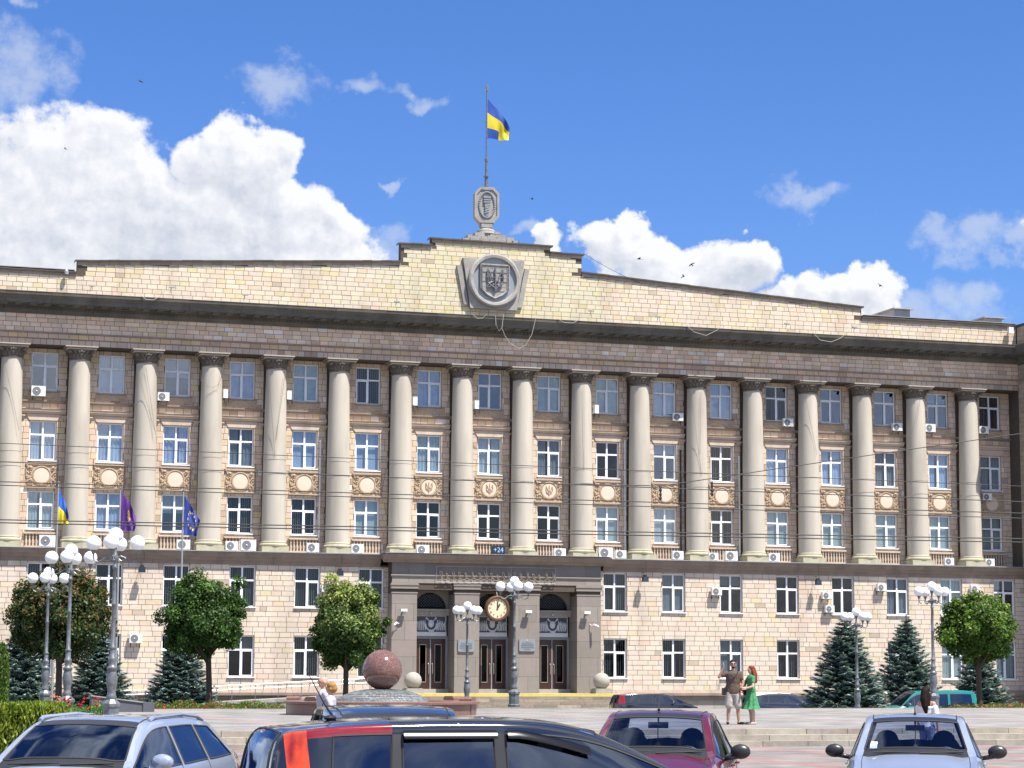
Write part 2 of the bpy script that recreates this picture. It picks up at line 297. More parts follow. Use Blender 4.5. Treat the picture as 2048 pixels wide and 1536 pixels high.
# ------------------------------------------------------------------ mesh tools
class MB:
    def __init__(s, col=(.5, .5, .5)): s.v = []; s.f = []; s.c = []; s.col = col
    def face(s, idx, col=None): s.f.append(idx); s.c.append(col or s.col)
    def poly(s, pts, col=None):
        b = len(s.v); s.v += [tuple(p) for p in pts]; s.face(tuple(range(b, b+len(pts))), col)
    def box(s, x0, x1, y0, y1, z0, z1, col=None, open_back=False):
        b = len(s.v); s.v += [(x0, y0, z0), (x1, y0, z0), (x1, y1, z0), (x0, y1, z0), (x0, y0, z1), (x1, y0, z1), (x1, y1, z1), (x0, y1, z1)]
        fs = [(0, 1, 5, 4), (1, 2, 6, 5), (3, 0, 4, 7), (4, 5, 6, 7), (0, 3, 2, 1)]
        if not open_back: fs.append((2, 3, 7, 6))
        for f in fs: s.face(tuple(b+i for i in f), col)
    def grid(s, P, col=None, closed_u=False, colf=None):
        "P[i][j] points"
        b = len(s.v); nu = len(P); nv = len(P[0])
        for r in P: s.v += [tuple(p) for p in r]
        for i in range(nu-1):
            for j in range(nv if closed_u else nv-1):
                k = (j+1) % nv
                s.face((b+i*nv+j, b+i*nv+k, b+(i+1)*nv+k, b+(i+1)*nv+j), colf(i, j) if colf else col)
    def lathe(s, prof, cx=0, cy=0, n=16, col=None, cz=0, squash=1):
        P = [[(cx+r*math.cos(2*pi*k/n), cy+r*squash*math.sin(2*pi*k/n), cz+z) for k in range(n)] for r, z in prof]
        s.grid(P, col, True)
    def tube(s, pts, r, n=6, col=None, cap=True):
        pts = [Vector(p) for p in pts]; rs = r if isinstance(r, (list, tuple)) else [r]*len(pts); P = []
        up = Vector((0, 0, 1))
        for i, p in enumerate(pts):
            t = (pts[min(i+1, len(pts)-1)]-pts[max(i-1, 0)]).normalized()
            a = t.cross(up) if abs(t.z) < .95 else t.cross(Vector((0, 1, 0)))
            a.normalize(); b2 = t.cross(a)
            P.append([p+a*rs[i]*math.cos(2*pi*k/n)+b2*rs[i]*math.sin(2*pi*k/n) for k in range(n)])
        b = len(s.v); s.grid(P, col, True)
        if cap:
            s.face(tuple(b+k for k in range(n))[::-1], col); s.face(tuple(b+(len(P)-1)*n+k for k in range(n)), col)
    def prism(s, poly, y0, y1, col=None):
        "poly = [(x,z)] counter-clockwise seen from -y, extruded y0..y1"
        b = len(s.v); n = len(poly)
        s.v += [(x, y0, z) for x, z in poly]+[(x, y1, z) for x, z in poly]
        s.face(tuple(range(b, b+n)), col); s.face(tuple(range(b+n, b+2*n))[::-1], col)
        for i in range(n):
            j = (i+1) % n; s.face((b+i, b+n+i, b+n+j, b+j), col)
    def ball(s, c, r, n=10, m_=6, col=None, sc=(1, 1, 1)):
        P = [[(c[0]+r*sc[0]*math.sin(pi*i/m_)*math.cos(2*pi*k/n), c[1]+r*sc[1]*math.sin(pi*i/m_)*math.sin(2*pi*k/n), c[2]-r*sc[2]*math.cos(pi*i/m_)) for k in range(n)] for i in range(m_+1)]
        s.grid(P, col, True)
    def rot(s, a, c=(0, 0, 0), start=0):
        ca, sa = math.cos(a), math.sin(a)
        s.v[start:] = [(c[0]+(x-c[0])*ca-(y-c[1])*sa, c[1]+(x-c[0])*sa+(y-c[1])*ca, z) for x, y, z in s.v[start:]]
    def mesh(s, name, m, smooth=False):
        me = bpy.data.meshes.new(name); me.from_pydata(s.v, [], s.f)
        if m is not None: me.materials.append(m)
        n = len(me.loops)
        ca = me.attributes.new('col', 'FLOAT_COLOR', 'CORNER')
        arr = np.ones((n, 4), np.float32); k = 0
        cs = np.array([c[:3] for c in s.c], np.float32); ln = np.array([len(f) for f in s.f])
        arr[:, :3] = np.repeat(cs, ln, axis=0)
        ca.data.foreach_set('color', arr.ravel())
        if smooth: me.polygons.foreach_set('use_smooth', [True]*len(me.polygons))
        me.update(); return me
    def build(s, name, m, parent=None, smooth=False, kind=None, loc=None, auto=None):
        me = s.mesh(name, m, smooth)
        if auto: sm(me, auto)
        return link(name, me, parent, kind, loc)
def sm(me, deg):
    me.polygons.foreach_set('use_smooth', [True]*len(me.polygons))
    try: me.set_sharp_from_angle(angle=R_(deg))
    except Exception: pass
def link(name, me, parent=None, kind=None, loc=None):
    o = bpy.data.objects.new(name, me); COL.objects.link(o)
    if parent is not None: o.parent = parent
    if loc is not None: o.location = loc
    elif parent is not None and parent.get('worldparts'): o.location = -Vector(parent.location)
    if kind: o['kind'] = kind
    return o
def tag(o, label=None, cat=None, group=None, kind=None):
    if label: o['label'] = label
    if cat: o['category'] = cat
    if group: o['group'] = group
    if kind: o['kind'] = kind
    return o
def empty(name, loc, label, cat, group=None, rz=0, worldparts=False):
    o = bpy.data.objects.new(name, None); COL.objects.link(o); o.location = loc; o.rotation_euler.z = rz; o.empty_display_size = .3
    if worldparts: o['worldparts'] = 1
    return tag(o, label, cat, group)
def children(o): return [c for c in COL.objects if c.parent == o]
def copy_thing(root, loc, rz, label, kids):
    r = root.copy(); COL.objects.link(r); r.location = loc; r.rotation_euler.z = rz; r['label'] = label
    for ch, subs in kids:
        c = ch.copy(); COL.objects.link(c); c.parent = r
        for g in subs:
            d = g.copy(); COL.objects.link(d); d.parent = c
    return r
def kidlist(root):
    ch = children(root); return [(c, children(c)) for c in ch]
def textmesh(txt, size, name, m, depth=.01):
    cu = bpy.data.curves.new(name, 'FONT'); cu.body = txt; cu.size = size; cu.extrude = depth; cu.align_x = 'CENTER'; cu.align_y = 'CENTER'; cu.resolution_u = 2
    o = bpy.data.objects.new('tmp', cu); COL.objects.link(o); dg = bpy.context.evaluated_depsgraph_get(); me = bpy.data.meshes.new_from_object(o.evaluated_get(dg))
    bpy.data.objects.remove(o); bpy.data.curves.remove(cu); me.name = name; me.materials.clear(); me.materials.append(m)
    # stand it up facing -y
    me.transform(Matrix.Rotation(pi/2, 4, 'X')); return me
def quads(name, C, A, B, cols, m):
    "leaf cards: centres C, half axes A,B (n,3) with a fold; cols (n,3)"
    n = len(C); V = np.empty((n, 4, 3), np.float32)
    V[:, 0] = C-A; V[:, 1] = C+B*.9-A*.1; V[:, 2] = C+A; V[:, 3] = C-B*.9-A*.1
    me = bpy.data.meshes.new(name); me.vertices.add(n*4); me.vertices.foreach_set('co', V.ravel()); me.loops.add(n*4); me.loops.foreach_set('vertex_index', np.arange(n*4, dtype=np.int32))
    me.polygons.add(n); me.polygons.foreach_set('loop_start', np.arange(n, dtype=np.int32)*4)
    me.update(calc_edges=True)
    ca = me.attributes.new('col', 'FLOAT_COLOR', 'CORNER'); arr = np.ones((n*4, 4), np.float32); arr[:, :3] = np.repeat(cols, 4, axis=0); ca.data.foreach_set('color', arr.ravel())
    me.materials.append(m); return me
def remeshed(mb, name, m, voxel=.014, it=4, colf=None):
    me = mb.mesh('tmp', m); o = bpy.data.objects.new('tmp', me); COL.objects.link(o)
    r = o.modifiers.new('r', 'REMESH'); r.mode = 'VOXEL'; r.voxel_size = voxel
    s_ = o.modifiers.new('s', 'SMOOTH'); s_.factor = .5; s_.iterations = it
    dg = bpy.context.evaluated_depsgraph_get(); e = bpy.data.meshes.new_from_object(o.evaluated_get(dg)); bpy.data.objects.remove(o)
    e.name = name; e.materials.clear(); e.materials.append(m); e.polygons.foreach_set('use_smooth', [True]*len(e.polygons))
    if 'col' in e.attributes: e.attributes.remove(e.attributes['col'])
    n = len(e.loops); ca = e.attributes.new('col', 'FLOAT_COLOR', 'CORNER'); co = np.empty(len(e.vertices)*3, np.float32); e.vertices.foreach_get('co', co); co = co.reshape(-1, 3)
    vi = np.empty(n, np.int32); e.loops.foreach_get('vertex_index', vi)
    arr = np.ones((n, 4), np.float32); arr[:, :3] = mb.col
    if colf is not None: vc = np.array([colf(*p) for p in co], np.float32); arr[:, :3] = vc[vi]
    ca.data.foreach_set('color', arr.ravel()); return e
rnd = random.Random(7)
# ------------------------------------------------------------------ ground, road, plaza
YU, YL, YF = 133.53, 132.15, 132.2      # upper wall face, lower wall face, entablature face
ZB = -.85                                # level of the drive behind the square
def struct(o): o['kind'] = 'structure'; return o
g = MB(); g.poly([(-900, -300, ZB-.02), (1100, -300, ZB-.02), (1100, 1500, ZB-.02), (-900, 1500, ZB-.02)]); struct(g.build('ground', M['asphalt']))
g = MB(); g.box(-70, 150, -40, 54.0, ZB-.01, 0.0); struct(g.build('parking_pavement', M['parking']))
g = MB(); g.box(-70, 150, 55.05, 84.6, ZB-.01, .45); struct(g.build('plaza', M['plaza']))
g = MB(); g.box(-70, 150, 85.2, 129.5, ZB-.3, ZB+.004); struct(g.build('rear_road', M['asphalt']))
# three long steps up to the square, each laid of separate stones
def tone(base, v, r=rnd): k = 1+r.uniform(-v, v); return tuple(max(.01, b*k*(1+r.uniform(-.03, .03))) for b in base)
g = MB(); g.box(-70, 150, 54.0, 55.05, ZB, .0); st = struct(g.build('plaza_steps', M['concrete']))
for s in range(3):
    y0 = 54.0+.35*s; z0 = .15*s; x = 2.0+rnd.uniform(0, .7)
    while x < 40:
        w = rnd.uniform(1.2, 1.9); q = MB(tone((.30, .27, .22), .16)); q.box(x+.008, x+w-.008, y0+rnd.uniform(0, .012), y0+.36 if s < 2 else y0+.355, z0-.02, z0+.15-rnd.uniform(0, .006))
        q.build('step_stone', M['stepstone'], st); x += w
q = MB((.30, .27, .22))
for s in range(3):
    q.box(-70, 1.9, 54.0+.35*s, 54.36+.35*s, .15*s-.02, .15*s+.15); q.box(41.6, 150, 54.0+.35*s, 54.36+.35*s, .15*s-.02, .15*s+.15)
q.build('step_run', M['stepstone'], st)
# back kerb of the square
q = MB(); q.box(-30, 120, 84.6, 84.9, ZB, .47); struct(q.build('plaza_kerb', M['concrete']))

# ------------------------------------------------------------------ the building
BX0, BX1 = 4.6, 78.35
BASE = Vector((40.7, 133.5, ZB))
bld = empty('administration_building', BASE, 'long neoclassical limestone office building with giant columns, stepped parapet and grey granite entrance', 'building', worldparts=True)
def part(mb, name, m, smooth=False, parent=None, kind=None, auto=None):
    return mb.build(name, m, bld if parent is None else parent, smooth, kind, loc=None if parent is None else (0, 0, 0), auto=auto)
def bpart(name, me, loc, kind=None):     # a part with its own local mesh
    return link(name, me, bld, kind, Vector(loc)-BASE)
def cut(rect, holes):
    out = [rect]
    for h in holes:
        nx = []
        for a in out:
            x0, x1, z0, z1 = a
            if h[0] >= x1 or h[1] <= x0 or h[2] >= z1 or h[3] <= z0: nx.append(a); continue
            if h[0] > x0: nx.append((x0, h[0], z0, z1))
            if h[1] < x1: nx.append((h[1], x1, z0, z1))
            a0, a1 = max(x0, h[0]), min(x1, h[1])
            if h[2] > z0: nx.append((a0, a1, z0, h[2]))
            if h[3] < z1: nx.append((a0, a1, h[3], z1))
        out = nx
    return out
stones = []     # (x0,x1,z0,z1,Y,colour)
def course_wall(x0, x1, z0, z1, Y, rh, w, holes, colf, wv=.0, half=True, top=None):
    k = 0; z = z0
    while z < z1-.05:
        zt = min(z+rh, z1)
        x = x0 - (w*.5 if (half and k % 2) else 0) - rnd.uniform(0, .1)
        hs_ = [h for h in holes if h[2] < zt and h[3] > z]
        while x < x1:
            ww = w*(1+rnd.uniform(-wv, wv)); 
            if wv and rnd.random() < .13: ww *= rnd.choice((.55, 1.45))
            a0, a1 = max(x, x0), min(x+ww, x1); x += ww
            if a1-a0 < .06: continue
            zz = zt
            if top:
                zz = min(zt, top(a0), top(a1))
                if zz < z+.06: continue
            for r in cut((a0, a1, z, zz), [h for h in hs_ if h[0] < a1 and h[1] > a0]):
                if r[1]-r[0] < .05 or r[3]-r[2] < .04: continue
                stones.append((r[0]+.012, r[1]-.012, r[2]+.011, r[3]-.011, Y, colf(.5*(r[0]+r[1]), .5*(r[2]+r[3]))))
        z = zt; k += 1
def stonecol(base, v, yellow=.12, pink=.12, pale=.0, dark=.05):
    def f(x, z):
        r = rnd.random(); c = list(base)
        if r < yellow: c = [c[0]*.97, c[1]*.96, c[2]*.78]
        elif r < yellow+pink: c = [c[0]*1.0, c[1]*.92, c[2]*.88]
        elif r < yellow+pink+pale: c = [c[0]*1.12, c[1]*1.28, c[2]*1.5]
        elif r < yellow+pink+pale+dark: c = [c[0]*.74, c[1]*.7, c[2]*.66]
        return tone(c, v)
    return f
def backing(name, x0, x1, z0, z1, Y, holes, depth=.3, reveal=None):
    mb = MB()
    for r in cut((x0, x1, z0, z1), holes): mb.poly([(r[0], Y, r[2]), (r[1], Y, r[2]), (r[1], Y, r[3]), (r[0], Y, r[3])])
    part(mb, name, M['mortar'])
    for (a, b, c_, d) in holes:
        if d-c_ < .8 or b > x1 or a < x0 or c_ < 0: continue
        rv = MB((.40, .32, .25))
        y0, y1 = Y-.012, Y+depth
        rv.poly([(a, y0, c_), (a, y1, c_), (a, y1, d), (a, y0, d)]); rv.poly([(b, y1, c_), (b, y0, c_), (b, y0, d), (b, y1, d)])
        rv.poly([(a, y1, d), (b, y1, d), (b, y0, d), (a, y0, d)]); rv.poly([(a, y0, c_), (b, y0, c_), (b, y1, c_), (a, y1, c_)])
        part(rv, 'window_reveal', M['trim'])
WX = lambda i: 12.045+4*i
WW = 1.589
ROWS = dict(top=(18.53, 20.88), mid=(14.35, 16.73), low=(10.24, 12.52), first=(5.74, 8.19), ground=(1.54, 4.03))
BAYS = list(range(-1, 17))
uholes = [(WX(i), WX(i)+WW, *ROWS[r]) for i in BAYS for r in ('top', 'mid', 'low')]
lholes = [(WX(i), WX(i)+WW, *ROWS[r]) for i in BAYS if i not in (6, 7, 8) for r in ('first', 'ground')]
blank = [(WX(i)-.16, WX(i)+WW+.16, 12.78, 14.2) for i in BAYS]+[(WX(i)-.12, WX(i)+WW+.12, 9.05, 10.05) for i in BAYS]
colblank = [(14.84+4*i-.66, 14.84+4*i+.66, 9, 21.2) for i in range(-2, 16)]
portal_hole = [(33.95, 47.5, ZB, 9.0)]
UP = stonecol((.60, .475, .355), .10, .10, .16, .02, .07)
LOW = stonecol((.60, .505, .40), .055, .05, .12, .0, .02)
FR = stonecol((.66, .515, .385), .14, .10, .18, .05, .06)
def PAR(x, z):
    k = max(0, 1-abs(x-40.6)/7.5); b = (.60, .51, .39) if k == 0 else (.56, .50, .36-.02*k)
    return stonecol(b, .05, .14, .07, .0, .02)(x, z)
backing('upper_wall', BX0, BX1, 9.0, 21.2, YU, uholes)
backing('lower_wall', BX0, 34.2, ZB, 8.4, YL, [h for h in lholes if h[0] < 34]); backing('lower_wall', 47.2, BX1, ZB, 8.4, YL, [h for h in lholes if h[0] > 47])
course_wall(BX0, BX1, 9.06, 21.15, YU, .365, .5, uholes+blank+colblank, UP, .12)
course_wall(BX0, BX1, .80, 8.28, YL, .312, .70, lholes+portal_hole, LOW, .10)
# frieze and architrave
mb = MB(); mb.poly([(BX0, YF, 21.15), (BX1, YF, 21.15), (BX1, YF, 23.1), (BX0, YF, 23.1)]); mb.poly([(BX0, YF, 21.15), (BX0, YU, 21.15), (BX1, YU, 21.15), (BX1, YF, 21.15)])
part(mb, 'frieze_wall', M['mortar'])
course_wall(BX0, BX1, 21.16, 21.50, YF, .34, .42, [], stonecol((.44, .36, .285), .1, .02, .1, .03, .1), .1)
course_wall(BX0, BX1, 21.54, 21.83, YF-.03, .29, .6, [], stonecol((.53, .38, .26), .08, .25, .1), .1)
course_wall(BX0, BX1, 21.93, 23.03, YF, .275, .58, [], FR, .12)
mb = MB(); mb.box(BX0, BX1, YF-.09, YF+.01, 21.83, 21.93); part(mb, 'architrave_moulding', M['ledge']); mb = MB(); mb.box(BX0, BX1, YF-.045, YF+.01, 21.50, 21.54); part(mb, 'architrave_moulding', M['ledge'])
# parapet
PROF = [(BX0, 25.70), (14.45, 25.70), (14.45, 26.40), (34.55, 27.60), (34.55, 28.74), (36.58, 28.78), (36.58, 29.20), (44.5, 29.18), (44.5, 28.78), (46.65, 28.76), (46.65, 27.60), (66.6, 26.40), (66.6, 25.72), (BX1, 25.75)]
def ptop(x):
    for (a, za), (b, zb) in zip(PROF, PROF[1:]):
        if a <= x <= b and b > a: return za+(zb-za)*(x-a)/(b-a)
    return 25.7
YP = 132.35
mb = MB(); mb.prism([(BX0, 24.0), (BX1, 24.0)]+PROF[::-1], YP, YP+.55); part(mb, 'parapet_wall', M['mortar'])
course_wall(BX0, BX1, 24.02, 29.2, YP, .292, .585, [], PAR, .06, top=lambda x: ptop(x)-.28)
segs = [(a, b) for a, b in zip(PROF, PROF[1:]) if b[0] > a[0]]
for k_, (a, b) in enumerate(segs):
    cp = MB()
    L_ = b[0]-a[0]; n = max(1, int(L_/.62)); e0 = .14 if k_ and segs[k_-1][1][1] < a[1] else 0; e1 = .14 if k_ < len(segs)-1 and segs[k_+1][0][1] < b[1] else 0
    for q in range(n):
        x0, x1 = a[0]+L_*q/n, a[0]+L_*(q+1)/n; za, zb = ptop(x0+1e-4), ptop(x1-1e-4)
        bn = MB(); col = tone((.33, .27, .20), .15); xx0, xx1 = x0+.006, x1-.006  # band slabs toned dark: weathering plus the coping's shadow in their colour
        b_ = len(bn.v); y0, y1 = YP-.03, YP+.5
        bn.poly([(xx0, y0, za-.30), (xx1, y0, zb-.30), (xx1, y0, zb-.09), (xx0, y0, za-.09)], col); bn.poly([(xx0, y0, za-.30), (xx0, YP, za-.3), (xx1, YP, zb-.3), (xx1, y0, zb-.30)], col); part(bn, 'coping_stone', M['stone'])
        X0, X1 = (x0-e0 if q == 0 else x0), (x1+e1 if q == n-1 else x1)
        h = rnd.uniform(-.012, .012)
        P = [(X0, YP-.17, za-.09+h), (X1, YP-.17, zb-.09+h), (X1, YP-.19, zb-.0+h), (X0, YP-.19, za+h), (X0, YP+.7, za+.05), (X1, YP+.7, zb+.05)]
        cp.poly(P[:4]); cp.poly([P[3], P[2], P[5], P[4]]); cp.poly([(X0, YP, za-.09), (X1, YP, zb-.09), P[1], P[0]])
    # end caps
    cp.box(a[0]-e0, a[0]-e0+.01, YP-.17, YP+.6, a[1]-.09, a[1]); cp.box(b[0]+e1-.01, b[0]+e1, YP-.17, YP+.6, b[1]-.09, b[1])
    part(cp, 'parapet_coping', M['coping'])
# tin on the low ends of the parapet
for a, b, z in ((BX0, 14.3, 25.76), (66.75, BX1, 25.80)): mb = MB(); mb.box(a, b, YP-.2, YP+.75, z, z+.04); part(mb, 'parapet_flashing', M['tin'])
# main cornice: profile extruded, with dentils and brackets
def extrude_profile(mb, prof, x0, x1, col=None):
    for (ya, za), (yb, zb) in zip(prof, prof[1:]): mb.poly([(x0, ya, za), (x1, ya, za), (x1, yb, zb), (x0, yb, zb)], col)
    for x in (x0, x1): mb.poly([(x, y, z) for y, z in prof], col)
CP = [(YF, 22.98), (YF-.14, 22.98), (YF-.16, 23.12), (YF-.26, 23.18), (YF-.26, 23.36), (YF-.36, 23.42), (YF-.36, 23.50), (YF-1.02, 23.54), (YF-1.04, 23.50), (YF-1.06, 23.74), (YF-1.10, 23.77), (YF-1.16, 23.88), (YF-1.24, 23.95), (YF-1.26, 24.08), (YF-1.26, 24.12), (YF+.3, 24.22)]
x = BX0
while x < BX1-.5:
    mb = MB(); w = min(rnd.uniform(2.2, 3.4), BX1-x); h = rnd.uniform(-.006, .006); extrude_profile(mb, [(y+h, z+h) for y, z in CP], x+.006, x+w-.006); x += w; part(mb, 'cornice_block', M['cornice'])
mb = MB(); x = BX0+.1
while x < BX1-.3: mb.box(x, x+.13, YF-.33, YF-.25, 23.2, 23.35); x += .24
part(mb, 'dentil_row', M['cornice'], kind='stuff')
mb = MB(); x = BX0+.3
while x < BX1-.3: mb.box(x, x+.42, YF-.98, YF-.35, 23.43, 23.535); x += .84
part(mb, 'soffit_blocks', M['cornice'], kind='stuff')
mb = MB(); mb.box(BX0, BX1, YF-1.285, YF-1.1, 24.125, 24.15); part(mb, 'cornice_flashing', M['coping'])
# mid ledge under the columns
LP_ = [(YL, 8.28), (YL-.05, 8.28), (YL-.07, 8.5), (YL-.2, 8.56), (YL-.24, 8.70), (YL-.38, 8.76), (YL-.42, 8.93), (YL-.46, 8.98), (YL-.46, 9.02), (YU+.1, 9.06)]
for a, b in ((BX0, 33.4), (48.0, BX1)):
    x = a
    while x < b-.1:
        mb = MB()
        w = min(rnd.uniform(1.6, 2.6), b-x); w = b-x if b-x-w < .6 else w; h = rnd.uniform(-.008, .008); extrude_profile(mb, [(y+h, z) for y, z in LP_], x+.005, x+w-.005); x += w; part(mb, 'ledge_stone', M['ledge'])
for a, b in ((BX0, 33.3), (48.1, BX1)): mb = MB(); mb.box(a, b, YL-.5, YL+.1, 9.03, 9.075); part(mb, 'ledge_flashing', M['tin'])
mb = MB(); mb.poly([(BX0, YL+.1, 9.07), (BX1, YL+.1, 9.07), (BX1, YU, 9.12), (BX0, YU, 9.12)]); part(mb, 'ledge_floor', M['tin'])
# foot of the building
FP = [(YL, .82), (YL-.06, .80), (YL-.16, .70), (YL-.30, .64), (YL-.32, .60), (YL-.32, .45), (YL-.2, .42), (YL-.2, .2), (YL-.04, .18)]
for a, b in ((BX0, 33.9), (47.5, BX1)):
    x = a
    while x < b-.1:
        mb = MB(); w = min(1.3, b-x); extrude_profile(mb, FP, x+.006, x+w-.006); x += w; part(mb, 'plinth_stone', M['ledge'])
for a, b in ((BX0, 33.9), (47.5, BX1)):
    x = a
    while x < b-.05:
        mb = MB(); w = min(1.15, b-x); mb.box(x+.01, x+w-.01, YL-.06, YL+.1, ZB, .19, tone((.33, .285, .23), .12)); x += w; part(mb, 'basement_slab', M['stone'])
# the body behind and its roof
mb = MB(); mb.box(BX0, BX1+16, YU+2.2, 152, ZB, 24.3); part(mb, 'rear_block', M['trim']); mb = MB(); mb.box(BX0, BX1, YP+.5, YU+2.3, 21.3, 24.25); part(mb, 'attic_floor', M['trim'])
mb = MB(); mb.box(BX0, BX1, YU+.9, YU+.95, ZB, 21.2); part(mb, 'dark_room_sheet', M['dark'])  # dark sheet standing in for the shade inside the rooms
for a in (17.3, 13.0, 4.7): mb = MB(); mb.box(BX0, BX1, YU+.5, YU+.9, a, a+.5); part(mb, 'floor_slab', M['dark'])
mb = MB(); mb.box(70.2, 71.4, 134.5, 137.5, 25.0, 26.75); mb.box(70.0, 71.6, 134.2, 137.8, 26.75, 26.82); part(mb, 'roof_vent', M['tin'])
mb = MB(); mb.box(76.6, 77.9, 133.4, 137.4, 25.0, 26.3); mb.box(76.4, 78.1, 133.1, 137.8, 26.3, 26.38)
for k in range(4): mb.box(76.75+.28*k, 76.87+.28*k, 133.37, 133.4, 25.5, 26.1)
part(mb, 'roof_vent', M['tin'])
# projecting right wing
WY = 129.2
mb = MB(); mb.box(BX1+.02, BX1+16, WY, YU+2.2, ZB, 25.75); part(mb, 'wing_wall', M['mortar'])
mb = MB(); mb.box(BX1+.02-.9, BX1+16, WY-.9, YF-.02, 23.5, 24.1); part(mb, 'wing_cornice', M['cornice']); mb = MB(); mb.box(BX1-.2, BX1+16, WY-.2, YF-.01, 22.98, 23.5); part(mb, 'wing_bed_moulding', M['cornice'])
mb = MB(); z = .8; k = 0
while z < 25.5:
    h = .33
    if not (22.8 < z < 24.0):
        y = WY+.3*(k % 2)
        while y < YF-.1:
            w = min(.62, YF-y); c1 = tone((.36, .29, .22), .12); mb.box(BX1-.0, BX1+.03, y+.008, y+w-.008, z+.008, z+h-.008, c1); y += w
    z += h; k += 1
for z in (0.5, 8.5, 8.9, 21.8): mb.box(BX1-.14, BX1+.03, WY, YF, z, z+.12, (.25, .2, .15))
part(mb, 'wing_stone_courses', M['stone'], kind='stuff')

# ---- stones: the 300 largest in view are parts, the rest one stuff part
def seen(s):
    v = Vector((.5*(s[0]+s[1]), s[4], .5*(s[2]+s[3])-CAMZ)); d = v.dot(_F); u = 1024+FPX*v.dot(_R)/d
    return 5 < u < 2043, (s[1]-s[0])*(s[3]-s[2])/(v.length**2)
low = [s for s in stones if s[4] == YL and s[2] > .9 and s[0] > 20]
ranked = sorted((s for s in stones if seen(s)[0]), key=lambda s: -seen(s)[1]); single = set(id(s) for s in ranked[:300])
cube = MB(); cube.box(-.5, .5, -1, 0, -.5, .5, open_back=True)
cube_me = cube.mesh('stone', M['stone_one'])
mb = MB()
for s in stones:
    pr = .016+rnd.uniform(-.006, .01)
    if id(s) in single:
        o = link('stone', cube_me, bld, None, Vector((.5*(s[0]+s[1]), s[4], .5*(s[2]+s[3])))-BASE); o.scale = (s[1]-s[0], pr, s[3]-s[2]); o.color = (*s[5], 1)
    else: mb.box(s[0], s[1], s[4]-pr, s[4], s[2], s[3], s[5], open_back=True)
part(mb, 'stone_courses', M['stone'], kind='stuff')

# ---- windows
_wm = {}
def window_meshes(w, h, style, fm):
    key = (round(w, 3), round(h, 3), style, fm)
    if key in _wm: return _wm[key]
    fr = MB(); t = .075; mx = w*.5; tz = h*.655; m_ = .05
    fr.box(0, w, .0, .08, 0, t); fr.box(0, w, .0, .08, h-t, h); fr.box(0, t, .001, .079, t, h-t); fr.box(w-t, w, .001, .079, t, h-t)
    fr.box(mx-m_, mx+m_, -.012, .078, t, h-t); fr.box(t, mx-m_, -.008, .076, tz-m_, tz+m_); fr.box(mx+m_, w-t, -.008, .076, tz-m_, tz+m_)
    # opening sash on one side
    s0 = (t, mx-m_) if style % 2 == 0 else (mx+m_, w-t); q = .05
    fr.box(s0[0], s0[0]+q, -.02, .06, t, tz-m_); fr.box(s0[1]-q, s0[1], -.02, .06, t, tz-m_); fr.box(s0[0]+q, s0[1]-q, -.02, .06, t, t+q); fr.box(s0[0]+q, s0[1]-q, -.02, .06, tz-m_-q, tz-m_)
    panes = []
    for (a, b, c_, d) in ((t, mx-m_, t, tz-m_), (mx+m_, w-t, t, tz-m_), (t, mx-m_, tz+m_, h-t), (mx+m_, w-t, tz+m_, h-t)):
        p = MB(); p.poly([(a, .045, c_), (b, .045, c_), (b, .045, d), (a, .045, d)]); panes.append(p)
    _wm[key] = (fr.mesh('window', M[fm]), panes); return _wm[key]
_pane = {}
def covering(w, h, kind, seed):
    r = random.Random(seed); mb = MB(); y = .16
    if kind == 'D':                       # vertical slat blinds, half open
        x = .08; n = 11; st_ = (w-.16)/n
        for k in range(n):
            wd = st_*r.uniform(.22, .40); zz = h-.08; mb.poly([(x, y, .1+r.uniform(0, .04)), (x+wd, y+.02, .1), (x+wd, y+.02, zz), (x, y, zz)]); x += st_
            if r.random() < .08: x += st_*1.5; 
            if x > w-.12: break
        return mb, 'blind', 'blind'
    if kind in 'BG':                      # closed slats / roller blind
        n = 14; st_ = (w-.14)/n
        for k in range(n):
            a = r.uniform(.0, .03); mb.poly([(.07+st_*k, y+a, .09), (.07+st_*(k+1)-.004, y+.03-a, .09), (.07+st_*(k+1)-.004, y+.03-a, h-.08), (.07+st_*k, y+a, h-.08)])
        return mb, 'blind', 'curtain' if kind == 'B' else 'curtaing'
    if kind == 'C':                       # curtains drawn to the sides, wavy
        e = r.uniform(.62, .95)
        for (a, b) in ((.07, w*.5*e+.1), (w-.1-w*.45*r.uniform(.7, 1), w-.07)):
            n = 10; P = [[(a+(b-a)*k/n, y+.035*math.sin(k*1.9+seed), z) for k in range(n+1)] for z in (.08, h-.08)]; mb.grid(P)
        return mb, 'curtain', 'curtain'
    if kind == 'H':                       # roller blind half down
        k = r.uniform(.25, .5); mb.poly([(.08, y, h*(1-k)), (w-.08, y, h*(1-k)), (w-.08, y, h-.08), (.08, y, h-.08)]); return mb, 'blind', 'blind'
    return None, None, None
GL = {'d': 'glassd', 'b': 'glassb', 'g': 'glassg'}
_cov = {}
sillm = {}
